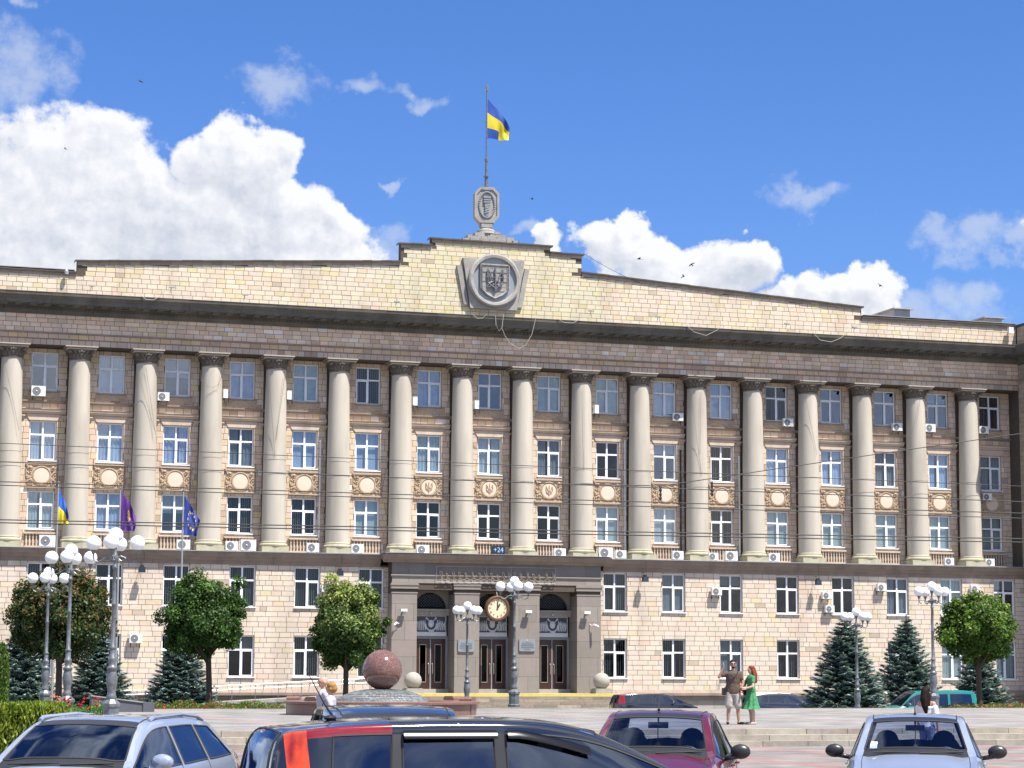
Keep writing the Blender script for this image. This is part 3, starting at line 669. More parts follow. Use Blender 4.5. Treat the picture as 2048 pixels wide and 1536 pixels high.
def window(i, row, kind, gl, greyer=False):
    x0, (z0, z1) = WX(i), ROWS[row]; Y = YU if row in ('top', 'mid', 'low') else YL
    w, h = WW, z1-z0; fm = 'frametop' if greyer else 'frame'; style = (i*7+len(row)) % 2
    fr, panes = window_meshes(w, h, style, fm)
    wo_ = bpart('window', fr, (x0, Y+.14, z0))
    for k, p in enumerate(panes):
        key = (round(h, 3), style, k, gl)
        if key not in _pane: _pane[key] = p.mesh('pane', M[GL[gl]])
        link('pane', _pane[key], wo_, loc=(0, 0, 0))
    sv = (i*3+len(row)) % 5; key = (round(h, 3), kind, sv)
    if key not in _cov:
        mb, nm, mm = covering(w, h, kind, sv+11); _cov[key] = (mb.mesh(nm, M[mm]), nm) if mb else None
    if _cov[key]: link(_cov[key][1], _cov[key][0], wo_, loc=(0, 0, 0))
    if 's' not in sillm:
        s_ = MB(); s_.box(-.05, w+.05, -.26, .0, -.055, .0); sillm['s'] = s_.mesh('window_sill', M['frame'])
        s_ = MB(); s_.box(-.10, w+.10, -.24, .0, -.10, -.0); sillm['t'] = s_.mesh('window_sill', M['ledge'])
    link('window_sill', sillm['t'] if row == 'top' else sillm['s'], wo_, loc=(0, 0, 0))
KT = {-1: 'Cb', 0: 'Ob', 1: 'Cb', 2: 'Hb', 3: 'Bb', 4: 'Bg', 5: 'Dd', 6: 'Bb', 7: 'Ob', 8: 'Bg', 9: 'Bg', 10: 'Bb', 11: 'Bb', 12: 'Dd', 13: 'Ob', 14: 'Ob', 15: 'Hb', 16: 'Db'}
KM = {-1: 'Cb', 0: 'Cb', 1: 'Cb', 2: 'Cb', 3: 'Cd', 4: 'Bb', 5: 'Bb', 6: 'Cg', 7: 'Cg', 8: 'Cd', 9: 'Od', 10: 'Hb', 11: 'Dd', 12: 'Cb', 13: 'Cb', 14: 'Cd', 15: 'Cb', 16: 'Cg'}
KL = {-1: 'Cb', 0: 'Cg', 1: 'Cb', 2: 'Hg', 3: 'Dd', 4: 'Dd', 5: 'Bg', 6: 'Od', 7: 'Od', 8: 'Od', 9: 'Bg', 10: 'Bg', 11: 'Dd', 12: 'Gg', 13: 'Gg', 14: 'Gg', 15: 'Gg', 16: 'Gg'}
K1 = {-1: 'Dd', 0: 'Dd', 1: 'Od', 2: 'Dd', 3: 'Dd', 4: 'Dd', 5: 'Dd', 9: 'Dd', 10: 'Bd', 11: 'Hd', 12: 'Od', 13: 'Od', 14: 'Cd', 15: 'Gg', 16: 'Hg'}
KG = {-1: 'Dd', 0: 'Dd', 1: 'Dd', 2: 'Dd', 3: 'Hd', 4: 'Dd', 5: 'Dd', 9: 'Dd', 10: 'Dd', 11: 'Gd', 12: 'Dd', 13: 'Dd', 14: 'Dd', 15: 'Gg', 16: 'Gg'}
for row, K in (('top', KT), ('mid', KM), ('low', KL), ('first', K1), ('ground', KG)):
    for i, kg in K.items(): window(i, row, kg[0], kg[1], greyer=row == 'top')

# ---- columns
cb = MB(); cb.box(-.84, .84, -.80, .80, 0, .40); cb.lathe([(.80, .40), (.86, .45), (.87, .52), (.83, .59), (.78, .62), (.80, .66), (.78, .72), (.74, .74)], n=28)
base_me = cb.mesh('column_base', M['plinth']); sm(base_me, 35)
cs = MB(); pr = []
for k in range(15):
    t = k/14; pr.append((.735-.115*t**1.7, .74+10.72*t))
cs.lathe(pr, n=32); cs.lathe([(.725, 4.9), (.732, 4.91), (.725, 4.93)], n=32)
shaft_me = cs.mesh('column', M['column'], True)
jn = MB(); jn.lathe([(.700, 5.78), (.7135, 5.785), (.7135, 5.795), (.700, 5.80)], n=32); jn_me = jn.mesh('column_joint', M['ledge'], True)
cc = MB(); cc.lathe([(.62, 11.42), (.67, 11.44), (.68, 11.50), (.62, 11.52), (.60, 11.56), (.62, 11.75), (.70, 11.90), (.80, 11.98), (.83, 12.02)], n=28)
for k in range(20):
    a = 2*pi*k/20
    for (r0, z0, z1, ww, fl) in ((.635, 11.55, 11.80, .09, .06), (.68, 11.74, 11.97, .085, .10)):
        a2 = a+(pi/20 if z0 > 11.6 else 0); t = Vector((-math.sin(a2), math.cos(a2), 0)); nrm = Vector((math.cos(a2), math.sin(a2), 0))
        P = [[nrm*(r0+.005)+t*x+Vector((0, 0, z0)) for x in (-ww, 0, ww)], [nrm*(r0+.05)+t*x+Vector((0, 0, (z0+z1)/2)) for x in (-ww, 0, ww)], [nrm*(r0+fl+.05)+t*x*.6+Vector((0, 0, z1)) for x in (-ww, 0, ww)], [nrm*(r0+fl+.09)+t*x*.3+Vector((0, 0, z1-.05)) for x in (-ww, 0, ww)]]
        cc.grid(P)
for sx in (-1, 1):
    for sy in (-1, 1): cc.ball((sx*.68, sy*.66, 11.93), .12, 8, 5)
cc.lathe([(.80, 11.97), (.86, 12.0), (.88, 12.05), (.80, 12.1)], n=28)
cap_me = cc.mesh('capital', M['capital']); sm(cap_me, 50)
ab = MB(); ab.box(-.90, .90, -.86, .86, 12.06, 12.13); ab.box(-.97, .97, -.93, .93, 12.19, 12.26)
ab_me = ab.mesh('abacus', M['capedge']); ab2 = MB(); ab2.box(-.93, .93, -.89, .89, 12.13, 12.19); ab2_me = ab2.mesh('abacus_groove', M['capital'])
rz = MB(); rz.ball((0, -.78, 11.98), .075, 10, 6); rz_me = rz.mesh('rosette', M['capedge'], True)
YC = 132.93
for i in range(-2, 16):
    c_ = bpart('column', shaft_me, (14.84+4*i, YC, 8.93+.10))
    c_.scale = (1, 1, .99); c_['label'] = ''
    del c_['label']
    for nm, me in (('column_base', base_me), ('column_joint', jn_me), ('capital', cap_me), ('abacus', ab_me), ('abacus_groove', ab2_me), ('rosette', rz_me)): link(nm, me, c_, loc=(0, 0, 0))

# ---- panels between the windows
def trident(mb, s, y, th):
    def st(pts, w):
        mb.tube([(x*s, y, z*s) for x, z in pts], w*s, 5)
    st([(0, -.95), (0, .95)], .09); mb.prism([(-.10*s, .5*s), (.10*s, .5*s), (0, 1.05*s)], y-th, y+th)
    for q in (-1, 1):
        st([(q*.62, .85), (q*.66, .2), (q*.60, -.3), (q*.30, -.52), (q*.12, -.62), (0, -.92)], .085)
        st([(q*.62, .85), (q*.42, .45), (q*.30, .05), (q*.16, -.15), (q*.14, -.4), (q*.32, -.5)], .07); st([(q*.6, -.3), (q*.3, -.2), (q*.16, -.15)], .06)
def medallion(em):
    mb = MB(); w = WW+.30; mb.box(0, w, -.03, .05, 0, 1.42)
    mb.box(-.04, w+.04, -.12, .0, -.10, .0); mb.box(-.02, w+.02, -.1, .0, 1.30, 1.42)
    r = random.Random(3); cx, cz = w/2, .66
    n = 40
    for k in range(n):                                    # wreath
        a = 2*pi*k/n; mb.ball((cx+.52*math.cos(a), -.06, cz+.52*math.sin(a)), .055, 6, 4, sc=(1, .8, 1))
    for sx in (-1, 1):                                    # scrolls and leaves in the corners
        for k in range(46):
            x = cx+sx*r.uniform(.55, .90); z = r.uniform(.06, 1.26)
            if (x-cx)**2+(z-cz)**2 < .37: continue
            mb.ball((x, -.05, z), r.uniform(.03, .075), 5, 4, sc=(1, .9, r.uniform(.7, 1.6)))
        for sz in (.25, 1.06):
            pts = [(cx+sx*(.66+.16*math.cos(t)*(1-t/9)), -.08, sz+.16*math.sin(t)*(1-t/9)) for t in [q*.5 for q in range(13)]]; mb.tube(pts, .028, 5)
        mb.ball((cx+sx*.66, -.07, 1.12), .085, 8, 5)
    for k in range(14): a = -pi*.15-pi*.7*k/13; mb.ball((cx+.62*math.cos(a), -.05, cz+.60*math.sin(a)), .05, 5, 4)
    d = MB(); P = [[(cx+rr*math.cos(2*pi*k/32), yy, cz+rr*math.sin(2*pi*k/32)) for k in range(32)] for rr, yy in ((.47, -.02), (.46, -.06), (.0, -.07))]; d.grid(P, closed_u=True)
    if em:
        t = MB(); trident(t, .33, 0, .02); b = len(mb.v)
        tt = [(x+cx, y-.085, z+cz) for x, y, z in t.v]; mb.v += tt; mb.f += [tuple(b+i for i in f) for f in t.f]; mb.c += t.c
    a = mb.mesh('medallion_panel', M['relief']); return a, d.mesh('medallion_disc', M['disc'])
md = {e: medallion(e) for e in (False, True)}
bal = MB(); w = WW+.24; bal.box(-.04, w+.04, -.16, .02, .82, .92); bal.box(0, w, -.10, .0, 0, .10)
for k in range(9):
    x = .12+(w-.24)*k/8
    bal.lathe([(.05, .10), (.06, .14), (.03, .2), (.065, .36), (.05, .46), (.03, .56), (.055, .66), (.035, .72), (.06, .76), (.06, .82)], x, -.05, 8)
bal_me = bal.mesh('balustrade', M['trim']); sm(bal_me, 40)
bb = MB(); bb.box(0, w, .0, .03, 0, .95); bbm = bb.mesh('balustrade_back', M['ledge'])
hd = MB(); w2 = WW+.5
hd.prism([(.22, 0), (w2-.22, 0), (w2-.02, .36), (.02, .36)], -.05, .02); hood_me = hd.mesh('window_lintel', M['trim'])
hm = MB()
extrude_profile(hm, [(0, .38), (-.08, .40), (-.12, .50), (-.2, .54), (-.2, .62), (-.24, .66), (0, .68)], -.28, w2+.28)
for sx in (-.34, w2+.06): hm.box(sx-.1, sx+.30, -.14, 0, .22, .30); hm.box(sx-.04, sx+.24, -.09, 0, .10, .22)
hm_me = hm.mesh('window_hood', M['trim'])
bd = MB(); extrude_profile(bd, [(0, 1.02), (-.06, 1.04), (-.1, 1.10), (-.16, 1.12), (-.16, 1.2), (0, 1.22)], -.9, w2+.9); bd_me = bd.mesh('string_course', M['ledge'])
cv_ = MB(); cv_.box(.1, w2-.1, -.05, .02, 1.32, 1.72); rr = random.Random(5)
for k in range(60): cv_.ball((rr.uniform(.2, w2-.2), -.05, rr.uniform(1.38, 1.66)), rr.uniform(.03, .06), 5, 4, sc=(1.6, .9, .8))
for sx in (.3, w2-.3): cv_.tube([(sx+.12*math.cos(t)*(1-t/9), -.07, 1.52+.12*math.sin(t)*(1-t/9)) for t in [q*.5 for q in range(13)]], .022, 5)
cv_me = cv_.mesh('carved_sill_panel', M['relief'])
for i in BAYS:
    x = WX(i)
    p = bpart('medallion_panel', md[i in (6, 7, 8)][0], (x-.15, YU-.0, 12.79)); link('medallion_disc', md[i in (6, 7, 8)][1], p, loc=(0, 0, 0))
    p = bpart('balustrade', bal_me, (x-.12, YU-.04, 9.13)); p['kind'] = 'stuff'; link('balustrade_back', bbm, p, loc=(0, 0, 0))
    for me in (hood_me, hm_me, bd_me, cv_me): bpart(me.name.split('.')[0], me, (x-.25, YU-.02, 16.76))
# ------------------------------------------------------------------ entrance portal
YPO = 131.1; YD = 132.7
OP = [(35.5, 37.9), (39.5, 41.85), (43.42, 45.9)]
PX0, PX1 = 33.9, 47.5
ZP = .60
GC = (.235, .203, .172)
piers = [(PX0, OP[0][0]), (OP[0][1], OP[1][0]), (OP[1][1], OP[2][0]), (OP[2][1], PX1)]
jo = MB(); jo.box(PX0+.02, PX1-.02, YPO+.03, YL+.2, 6.9, 8.98); part(jo, 'portal_core', M['mortar'])
for a, b in piers: jo = MB(); jo.box(a+.02, b-.02, YPO+.03, YD+.3, ZP, 6.9); part(jo, 'pier_core', M['mortar'])
for a, b in piers:
    p = MB(GC); p.box(a-.06, b+.06, YPO-.06, YPO+.2, 6.95, 7.30, GC); p.box(a-.10, b+.10, YPO-.10, YPO+.2, 7.16, 7.24, GC); p.box(a-.03, b+.03, YPO-.03, YPO+.2, 6.66, 6.74, GC)
    po = part(p, 'portal_pier', M['granite_a'])
    z = ZP; k = 0
    while z < 6.6:
        h = min(1.18 if k % 2 else 1.02, 6.66-z); h = 6.66-z if 6.66-z-h < .3 else h
        sp = [a, b] if k % 3 == 2 else ([a, a+(b-a)*.52, b] if k % 3 == 0 else [a, a+.22, b-.22, b])
        for u0, u1 in zip(sp, sp[1:]):
            s = MB(tone(GC, .09)); y1 = YD if (u0 == a or u1 == b) else YPO+.03
            s.box(u0+.006, u1-.006, YPO-rnd.uniform(0, .006), y1, z+.006, z+h-.006); s.build('granite_slab', M['granite_a'], po, loc=(0, 0, 0))
        z += h; k += 1
# entablature slabs of the portal
x = PX0; n = 13; w = (PX1-PX0)/n
e = MB(GC); e.box(PX0-.02, PX1+.02, YPO-.02, YPO+.1, 7.30, 7.36, GC); en = part(e, 'portal_entablature', M['granite_a'])
for k in range(n):
    s = MB(tone((.25, .215, .18), .07)); s.box(x+.005, x+w-.005, YPO-.0, YPO+.05, 7.36, 7.68); s.build('granite_slab', M['granite_a'], en, loc=(0, 0, 0)); 
    s = MB(tone((.17, .155, .14), .08)); s.box(x+.005, x+w-.005, YPO+.01, YPO+.05, 7.82, 8.56); s.build('granite_slab', M['granite_a'], en, loc=(0, 0, 0)); x += w
e = MB((.30, .26, .215)); extrude_profile(e, [(YPO+.02, 7.68), (YPO-.05, 7.69), (YPO-.09, 7.76), (YPO-.09, 7.80), (YPO+.02, 7.83)], PX0-.07, PX1+.07, (.30, .26, .215)); part(e, 'portal_moulding', M['granite_a'])
e = MB()
prf = [(YPO, 8.55), (YPO-.10, 8.56), (YPO-.16, 8.66), (YPO-.26, 8.70), (YPO-.42, 8.76), (YPO-.46, 8.90), (YPO-.55, 9.0), (YPO-.56, 9.06), (YL, 9.10)]
x = PX0-.55
while x < PX1+.5:
    e = MB(); w = min(1.75, PX1+.55-x); extrude_profile(e, prf, x+.004, x+w-.004); x += w; part(e, 'portal_cornice_stone', M['ledge'])
e = MB(); e.box(PX0-.6, PX1+.6, YPO-.6, YL, 9.10, 9.13); part(e, 'portal_flashing', M['tin'])
for (a, b) in OP:
    c = (a+b)/2; R = (b-a)/2-.16; zs = 5.76
    # back wall with arched opening
    e = MB(GC); arc = [(c+R*math.cos(pi-pi*k/20), zs+R*.98*math.sin(pi-pi*k/20)) for k in range(21)]
    e.prism([(a, zs), (a, 7.3)]+[(b, 7.3), (b, zs)]+arc[::-1][:1]+arc[::-1][1:], YD-.25, YD-.05, GC)
    e2 = MB(GC)
    for k in range(20):
        (xa, za), (xb, zb) = arc[k], arc[k+1]; e2.poly([(xa, YD-.25, za), (xb, YD-.25, zb), (xb, YD-.25, 7.3), (xa, YD-.25, 7.3)], GC); e2.poly([(xa, YD-.25, za), (xa, YD+.1, za), (xb, YD+.1, zb), (xb, YD-.25, zb)], (.2, .17, .145))
    for xa, xb in ((a, c-R), (c+R, b)): e2.box(xa, xb, YD-.25, YD-.02, zs, 7.3, GC)
    e2.box(a, b, YPO+.03, YD-.2, 7.3, 7.4, GC)
    part(e2, 'arch_wall', M['granite_a'])
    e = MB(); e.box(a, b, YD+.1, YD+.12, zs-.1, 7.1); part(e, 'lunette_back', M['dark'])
    e = MB(); s_ = .17; n = int(2*R/s_)+2
    for k in range(-2*n, 2*n):
        for sg in (1, -1):
            # diagonal lattice bars clipped to the half circle
            pts = []
            for q in range(25):
                t = -1.5*R+3*R*q/24; xx = c+k*s_*.5*2+t; zz = zs+sg*t*1.0+R*.5
                if (xx-c)**2+(zz-zs)**2 < R*R*.97 and zz > zs: pts.append((xx, YD-.0, zz))
            if len(pts) > 1: e.tube([pts[0], pts[-1]], .011, 4)
    part(e, 'lunette_grille', M['plaque'])
    e = MB((.27, .235, .20)); e.box(a, b, YD-.42, YD, 5.36, 5.76, (.31, .27, .225)); e.box(a, b, YD-.5, YD, 5.64, 5.76, (.33, .29, .24)); e.ball((c+.0, YD-.48, 5.5), .09, 8, 5, (.5, .45, .38)); part(e, 'door_head_shelf', M['granite_a'])
    e = MB(); e.box(a+.3, b-.12, YD-.16, YD, 4.10, 5.36); e.box(a+.3, b-.12, YD-.22, YD-.16, 4.10, 4.34); tp = part(e, 'relief_panel', M['plaster'])
    e = MB(); e.box(a+.36, b-.18, YD-.175, YD-.158, 4.36, 5.30); e.build('panel_ground', M['panelbg'], tp, loc=(0, 0, 0))
    e = MB(); r = random.Random(int(a)); cx = (a+b)/2+.09
    for sx in (-1, 1):
        for k in range(5):                                  # draped flags on both sides of the shield
            x = cx+sx*(.38+.115*k); hh = .66-.03*k; e.tube([(x-sx*.02, YD-.2, 4.45), (x+sx*.03, YD-.26, 4.45+hh*.5), (x+sx*.015, YD-.21, 4.45+hh)], [.028, .042, .02], 5)
            e.tube([(x, YD-.22, 4.42+r.uniform(0, .1)), (x+sx*.10, YD-.24, 4.85+r.uniform(0, .2))], .02, 4)
    e.ball((cx, YD-.2, 4.86), .21, 12, 8, sc=(.9, .45, 1.15))
    for k in range(16):
        t = pi+pi*k/15; e.ball((cx+.36*math.cos(t), YD-.2, 4.82+.38*math.sin(t)), .06, 6, 4)
    e.tube([(cx-.3, YD-.23, 5.2), (cx, YD-.28, 4.9), (cx+.3, YD-.23, 5.2)], .035, 5); e.ball((cx-.3, YD-.22, 5.2), .07, 6, 4); e.ball((cx+.3, YD-.22, 5.2), .07, 6, 4); e.box(cx-.16, cx+.16, YD-.3, YD-.18, 4.36, 4.44)
    e.build('shield_and_flags_relief', M['plaster'], tp, smooth=False, loc=(0, 0, 0))
    e = MB(); e.box(a, b, YD-.05, YD+.04, 3.92, 4.10); e.box(a, a+.32, YD-.05, YD+.04, ZP, 3.92); e.box(b-.14, b, YD-.05, YD+.04, ZP, 3.92); e.box((a+b)/2+.06, (a+b)/2+.12, YD-.10, YD+.0, ZP+.24, 3.92); part(e, 'door_frame', M['black'] if False else M['plasterb'])
    e = MB(); e.box(a, b, YD-.35, YD+.3, ZP-.02, ZP+.24, (.36, .33, .28)); part(e, 'threshold', M['granite_a'])
    xl = [(a+.34, (a+b)/2+.06), ((a+b)/2+.12, b-.16)]
    for q, (u0, u1) in enumerate(xl):
        d = MB(); zb, zt = ZP+.25, 3.90; gx0, gx1 = u0+.27, u1-.27; gz0, gz1 = zb+.42, zt-.34
        d.box(u0, u1, YD-.08, YD-.01, zb, gz0); d.box(u0, u1, YD-.08, YD-.01, gz1, zt); d.box(u0, gx0, YD-.08, YD-.01, gz0, gz1); d.box(gx1, u1, YD-.08, YD-.01, gz0, gz1)
        do = part(d, 'door_leaf', M['wood'])
        d = MB(); t = .028; d.box(gx0-t, gx1+t, YD-.10, YD-.075, gz0-t, gz0+.01); d.box(gx0-t, gx1+t, YD-.10, YD-.075, gz1-.01, gz1+t); d.box(gx0-t, gx0, YD-.10, YD-.075, gz0, gz1); d.box(gx1, gx1+t, YD-.10, YD-.075, gz0, gz1); d.build('glass_trim', M['chrome'], do, loc=(0, 0, 0))
        d = MB(); d.poly([(gx0, YD-.04, gz0), (gx1, YD-.04, gz0), (gx1, YD-.04, gz1), (gx0, YD-.04, gz1)]); d.build('door_pane', M['doorglass'], do, loc=(0, 0, 0))
        d = MB(); hx = u1-.09 if q == 0 else u0+.09; d.tube([(hx, YD-.09, 1.75), (hx, YD-.17, 1.8), (hx, YD-.17, 2.35), (hx, YD-.09, 2.4)], .024, 6); d.build('handle', M['chrome'], do, loc=(0, 0, 0))
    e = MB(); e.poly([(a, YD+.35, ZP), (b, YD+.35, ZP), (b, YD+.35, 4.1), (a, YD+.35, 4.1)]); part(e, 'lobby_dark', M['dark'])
# landing and stairs
e = MB(); e.box(32.4, 49.3, 128.3, YD+.3, ZB, ZP-.02); lo = part(e, 'landing', M['concrete'])
x = 32.4
while x < 49.25:
    w = min(rnd.uniform(1.5, 2.2), 49.3-x); q = MB(); q.box(x+.004, x+w-.004, 128.25, 128.75, ZP-.17, ZP+rnd.uniform(0, .008)); q.build('painted_kerb_stone', M['yellow'], lo, loc=(0, 0, 0)); x += w
e = MB((.3, .28, .25)); e.box(32.4, 49.3, 128.75, YD, ZP-.03, ZP, (.3, .28, .25)); e.build('landing_paving', M['stepstone'], lo, loc=(0, 0, 0))
so_ = MB(); so_.box(32.5, 49.2, 125.6, 128.3, ZB, ZB+.1); so_ = part(so_, 'entrance_stairs', M['concrete'])
ns = 8; rise = (ZP-.17-ZB)/ns
for s in range(ns):
    z0 = ZP-.17-rise*(s+1); y0 = 128.25-.33*(s+1); x = 32.4-rnd.uniform(0, .6)
    while x < 49.2:
        w = rnd.uniform(.8, 1.7); q = MB(tone((.27, .23, .175), .28)); a0, a1 = max(32.4, x), min(49.3, x+w)
        if a1-a0 > .1: q.box(a0+.006, a1-.006, y0-rnd.uniform(0, .03), y0+.36, z0-.0, z0+rise-rnd.uniform(.002, .015)); q.build('step_stone', M['stepstone'], so_, loc=(0, 0, 0))
        x += w
    q = None
e = MB((.3, .26, .2)); 
for s in range(ns): e.box(32.42, 49.28, 128.27-.33*(s+1), 128.3, ZB, ZP-.17-rise*s-.02, (.2, .17, .13))
e.build('stair_core', M['stepstone'], so_, loc=(0, 0, 0))
# drainpipes on the facade
for (u, v0, v1) in ((641, 880, 1082), (1250, 880, 1105), (1361, 900, 1110), (1478, 912, 1112)):
    p0 = at(u, v0, Y=YU-.12); p1 = at(u, v1, Y=YU-.12); e = MB(); e.tube([(p0.x, YU-.12, p0.z), (p0.x, YU-.12, p1.z)], .055, 8)
    for z in (p0.z-.1, (p0.z+p1.z)/2, p1.z+.3): e.lathe([(.055, -.04), (.075, -.04), (.075, .04), (.055, .04)], p0.x, YU-.12, 8, cz=z)
    part(e, 'drainpipe', M['white'] if u != 1361 else M['black'])
# roof emblem: stepped stone back plate, ring and shield with trident
EX, EZ = 40.62, 26.62
e = MB(); Y0 = YP
e.prism([(EX-2.42, 27.5), (EX-2.12, 27.56), (EX-1.62, 25.0), (EX-1.95, 25.0)][::-1], Y0-.18, Y0+.02); e.prism([(EX+2.42, 27.5), (EX+2.12, 27.56), (EX+1.62, 25.0), (EX+1.95, 25.0)], Y0-.18, Y0+.02)
e.prism([(EX-1.55, 24.78), (EX+1.55, 24.78), (EX+2.05, 28.0), (EX-2.05, 28.0)], Y0-.30, Y0+.02)
emb = part(e, 'roof_emblem', M['concrete'])
e = MB(); P = [[(EX+r*math.cos(2*pi*k/40), Y0-y, EZ+r*math.sin(2*pi*k/40)) for k in range(40)] for r, y in ((1.72, .30), (1.72, .52), (1.62, .58), (1.46, .56), (1.40, .42), (1.36, .36))]
e.grid(P, closed_u=True); e.build('emblem_ring', M['concrete'], emb, loc=(0, 0, 0), auto=30)
e = MB(); P = [[(EX+r*math.cos(2*pi*k/40), Y0-.38, EZ+r*math.sin(2*pi*k/40)) for k in range(40)] for r in (1.42, .01)]; e.grid(P, closed_u=True); e.build('emblem_field', M['plaque'], emb, loc=(0, 0, 0))
e = MB(); sh = [(-.92, .98), (-.92, -.55), (-.5, -.95), (0, -1.18), (.5, -.95), (.92, -.55), (.92, .98)]
e.prism([(EX+x, EZ+z) for x, z in sh], Y0-.50, Y0-.37)
for q in range(len(sh)): a, b = sh[q], sh[(q+1) % len(sh)]; e.tube([(EX+a[0], Y0-.51, EZ+a[1]), (EX+b[0], Y0-.51, EZ+b[1])], .06, 5)
e.build('emblem_shield', M['concrete'], emb, loc=(0, 0, 0))
e = MB(); trident(e, .78, 0, .05); e.v = [(x+EX, y+Y0-.60, z+EZ) for x, y, z in e.v]
for z in (-.45, .15, .75): e.tube([(EX-.9, Y0-.62, EZ+z), (EX+.9, Y0-.62, EZ+z)], .02, 4)
for x in (-.88, .88): e.tube([(EX+x, Y0-.62, EZ-.6), (EX+x, Y0-.62, EZ+1)], .025, 4)
e.build('trident', M['silverpaint'], emb, loc=(0, 0, 0))
# rubble base of the finial
r = random.Random(9); e = MB()
for lay, (w, h) in enumerate(((1.9, .22), (1.55, .22), (1.05, .2), (.7, .16))):
    x = -w
    while x < w:
        s = r.uniform(.3, .7); z = 29.17+.2*lay; e.box(40.55+x, 40.55+min(x+s, w)-.02, YP+.1+.1*lay+r.uniform(-.08, .08), YP+1.6-.1*lay, z, z+h+r.uniform(-.05, .05)); x += s
part(e, 'finial_base', M['concrete'])
FX, FY = 40.42, YP+.85
fin = empty('roof_finial', (FX, FY, 29.95), 'grey octagonal stone cartouche with wheat sheaf relief standing on top of the parapet', 'finial', rz=-.12)
octo = lambda w, h, c, zc: [(-w+c, zc-h), (w-c, zc-h), (w, zc-h+c*1.15), (w, zc+h-c*1.15), (w-c, zc+h), (-w+c, zc+h), (-w, zc+h-c*1.15), (-w, zc-h+c*1.15)]
e = MB(); e.prism(octo(.80, 1.17, .34, 1.74), -.30, .30); e.build('cartouche', M['concrete'], fin)
e = MB(); o1, o2 = octo(.80, 1.17, .34, 1.74), octo(.66, 1.0, .28, 1.74)
for q in range(8):
    p = (q+1) % 8; e.poly([(o1[q][0], -.36, o1[q][1]), (o1[p][0], -.36, o1[p][1]), (o2[p][0], -.36, o2[p][1]), (o2[q][0], -.36, o2[q][1])]); e.poly([(o1[q][0], -.30, o1[q][1]), (o1[p][0], -.30, o1[p][1]), (o1[p][0], -.36, o1[p][1]), (o1[q][0], -.36, o1[q][1])]); e.poly([(o2[q][0], -.36, o2[q][1]), (o2[p][0], -.36, o2[p][1]), (o2[p][0], -.29, o2[p][1]), (o2[q][0], -.29, o2[q][1])])
e.build('cartouche_rim', M['concrete'], fin)
e = MB()
for k in range(44): t = 2*pi*k/44; e.ball((.5*math.cos(t), -.33, 1.74+.84*math.sin(t)), .065, 5, 4)
for k in range(9):
    x = -.16+.04*k; e.tube([(x*.5, -.33, .98), (x*.6, -.36, 1.5), (x*.9, -.36, 2.0), (x*1.5, -.34, 2.3+.04*(k % 2))], .03, 5)
    for z in (1.9, 2.05, 2.2): e.ball((x*1.25, -.38, z), .04, 5, 4, sc=(1, 1, 1.7))
for z in (1.2, 1.35, 1.5, 1.65): e.tube([(-.15, -.38, z), (.15, -.38, z+.09)], .025, 4)
e.build('wheat_relief', M['plaque'], fin)
e = MB(); e.prism([(-.46, .57), (-.34, .2), (.34, .2), (.46, .57)], -.26, .26); e.box(-.36, .36, -.36, -.24, .26, .5); e.build('cartouche_neck', M['concrete'], fin)
e = MB(); e.lathe([(.0, .22), (.42, .2), (.56, .12), (.60, .05), (.55, -.02), (.65, -.06), (.65, -.16)], n=20); e.build('finial_foot', M['concrete'], fin, smooth=True)
pole = empty('roof_flagpole', (FX, FY, 32.85), 'silver flagpole with crown top rising from the roof cartouche', 'flagpole')
e = MB(); e.lathe([(.125, -.05), (.115, .72), (.2, .75), (.2, .79), (.1, .82), (.075, 1.75), (.115, 1.78), (.115, 1.98), (.05, 2.02), (.04, 6.45)], n=12); e.build('mast', M['silverpaint'], pole, auto=40)
e = MB(); e.lathe([(.05, 6.45), (.11, 6.5), (.12, 6.75), (.09, 6.84)], n=8); e.build('pole_crown', M['steel'], pole)
def flag(name, loc, H, Wd, colf, label, droop=.68, n=26, wav=.11, ph=0, cat='flag', kids=()):
    mb = MB(); P = []
    for i in range(n+1):
        u = i/n; row = []
        for j in range(n+1):
            v = j/n; zt = -droop*H*u**1.05; zb = -H*(1+.02*u); z = zt+(zb-zt)*v
            x = Wd*u*(1-.10*v*u)*(.93+.07*math.sin(5*u)); y = wav*math.sin(7*u+4*v+ph)*min(1, 3*u)*(1+.6*v)+.5*wav*math.sin(13*u-6*v+ph)*u
            row.append((x, y, z))
        P.append(row)
    mb.grid(P, colf=lambda i, j: colf((i+.5)/n, (j+.5)/n)); me = mb.mesh(name, M['cloth_flag'], True); o = link(name, me, loc=loc); return tag(o, label, cat)
BL, YE = (.008, .055, .28), (.52, .42, .010)
fl = flag('national_flag', (FX+.06, FY, 38.78), 2.62, 1.80, lambda u, v: BL if v < .36 else (YE if v < .72 or u > .45 else BL), 'blue and yellow flag flying at the roof flagpole against the sky', wav=.10)

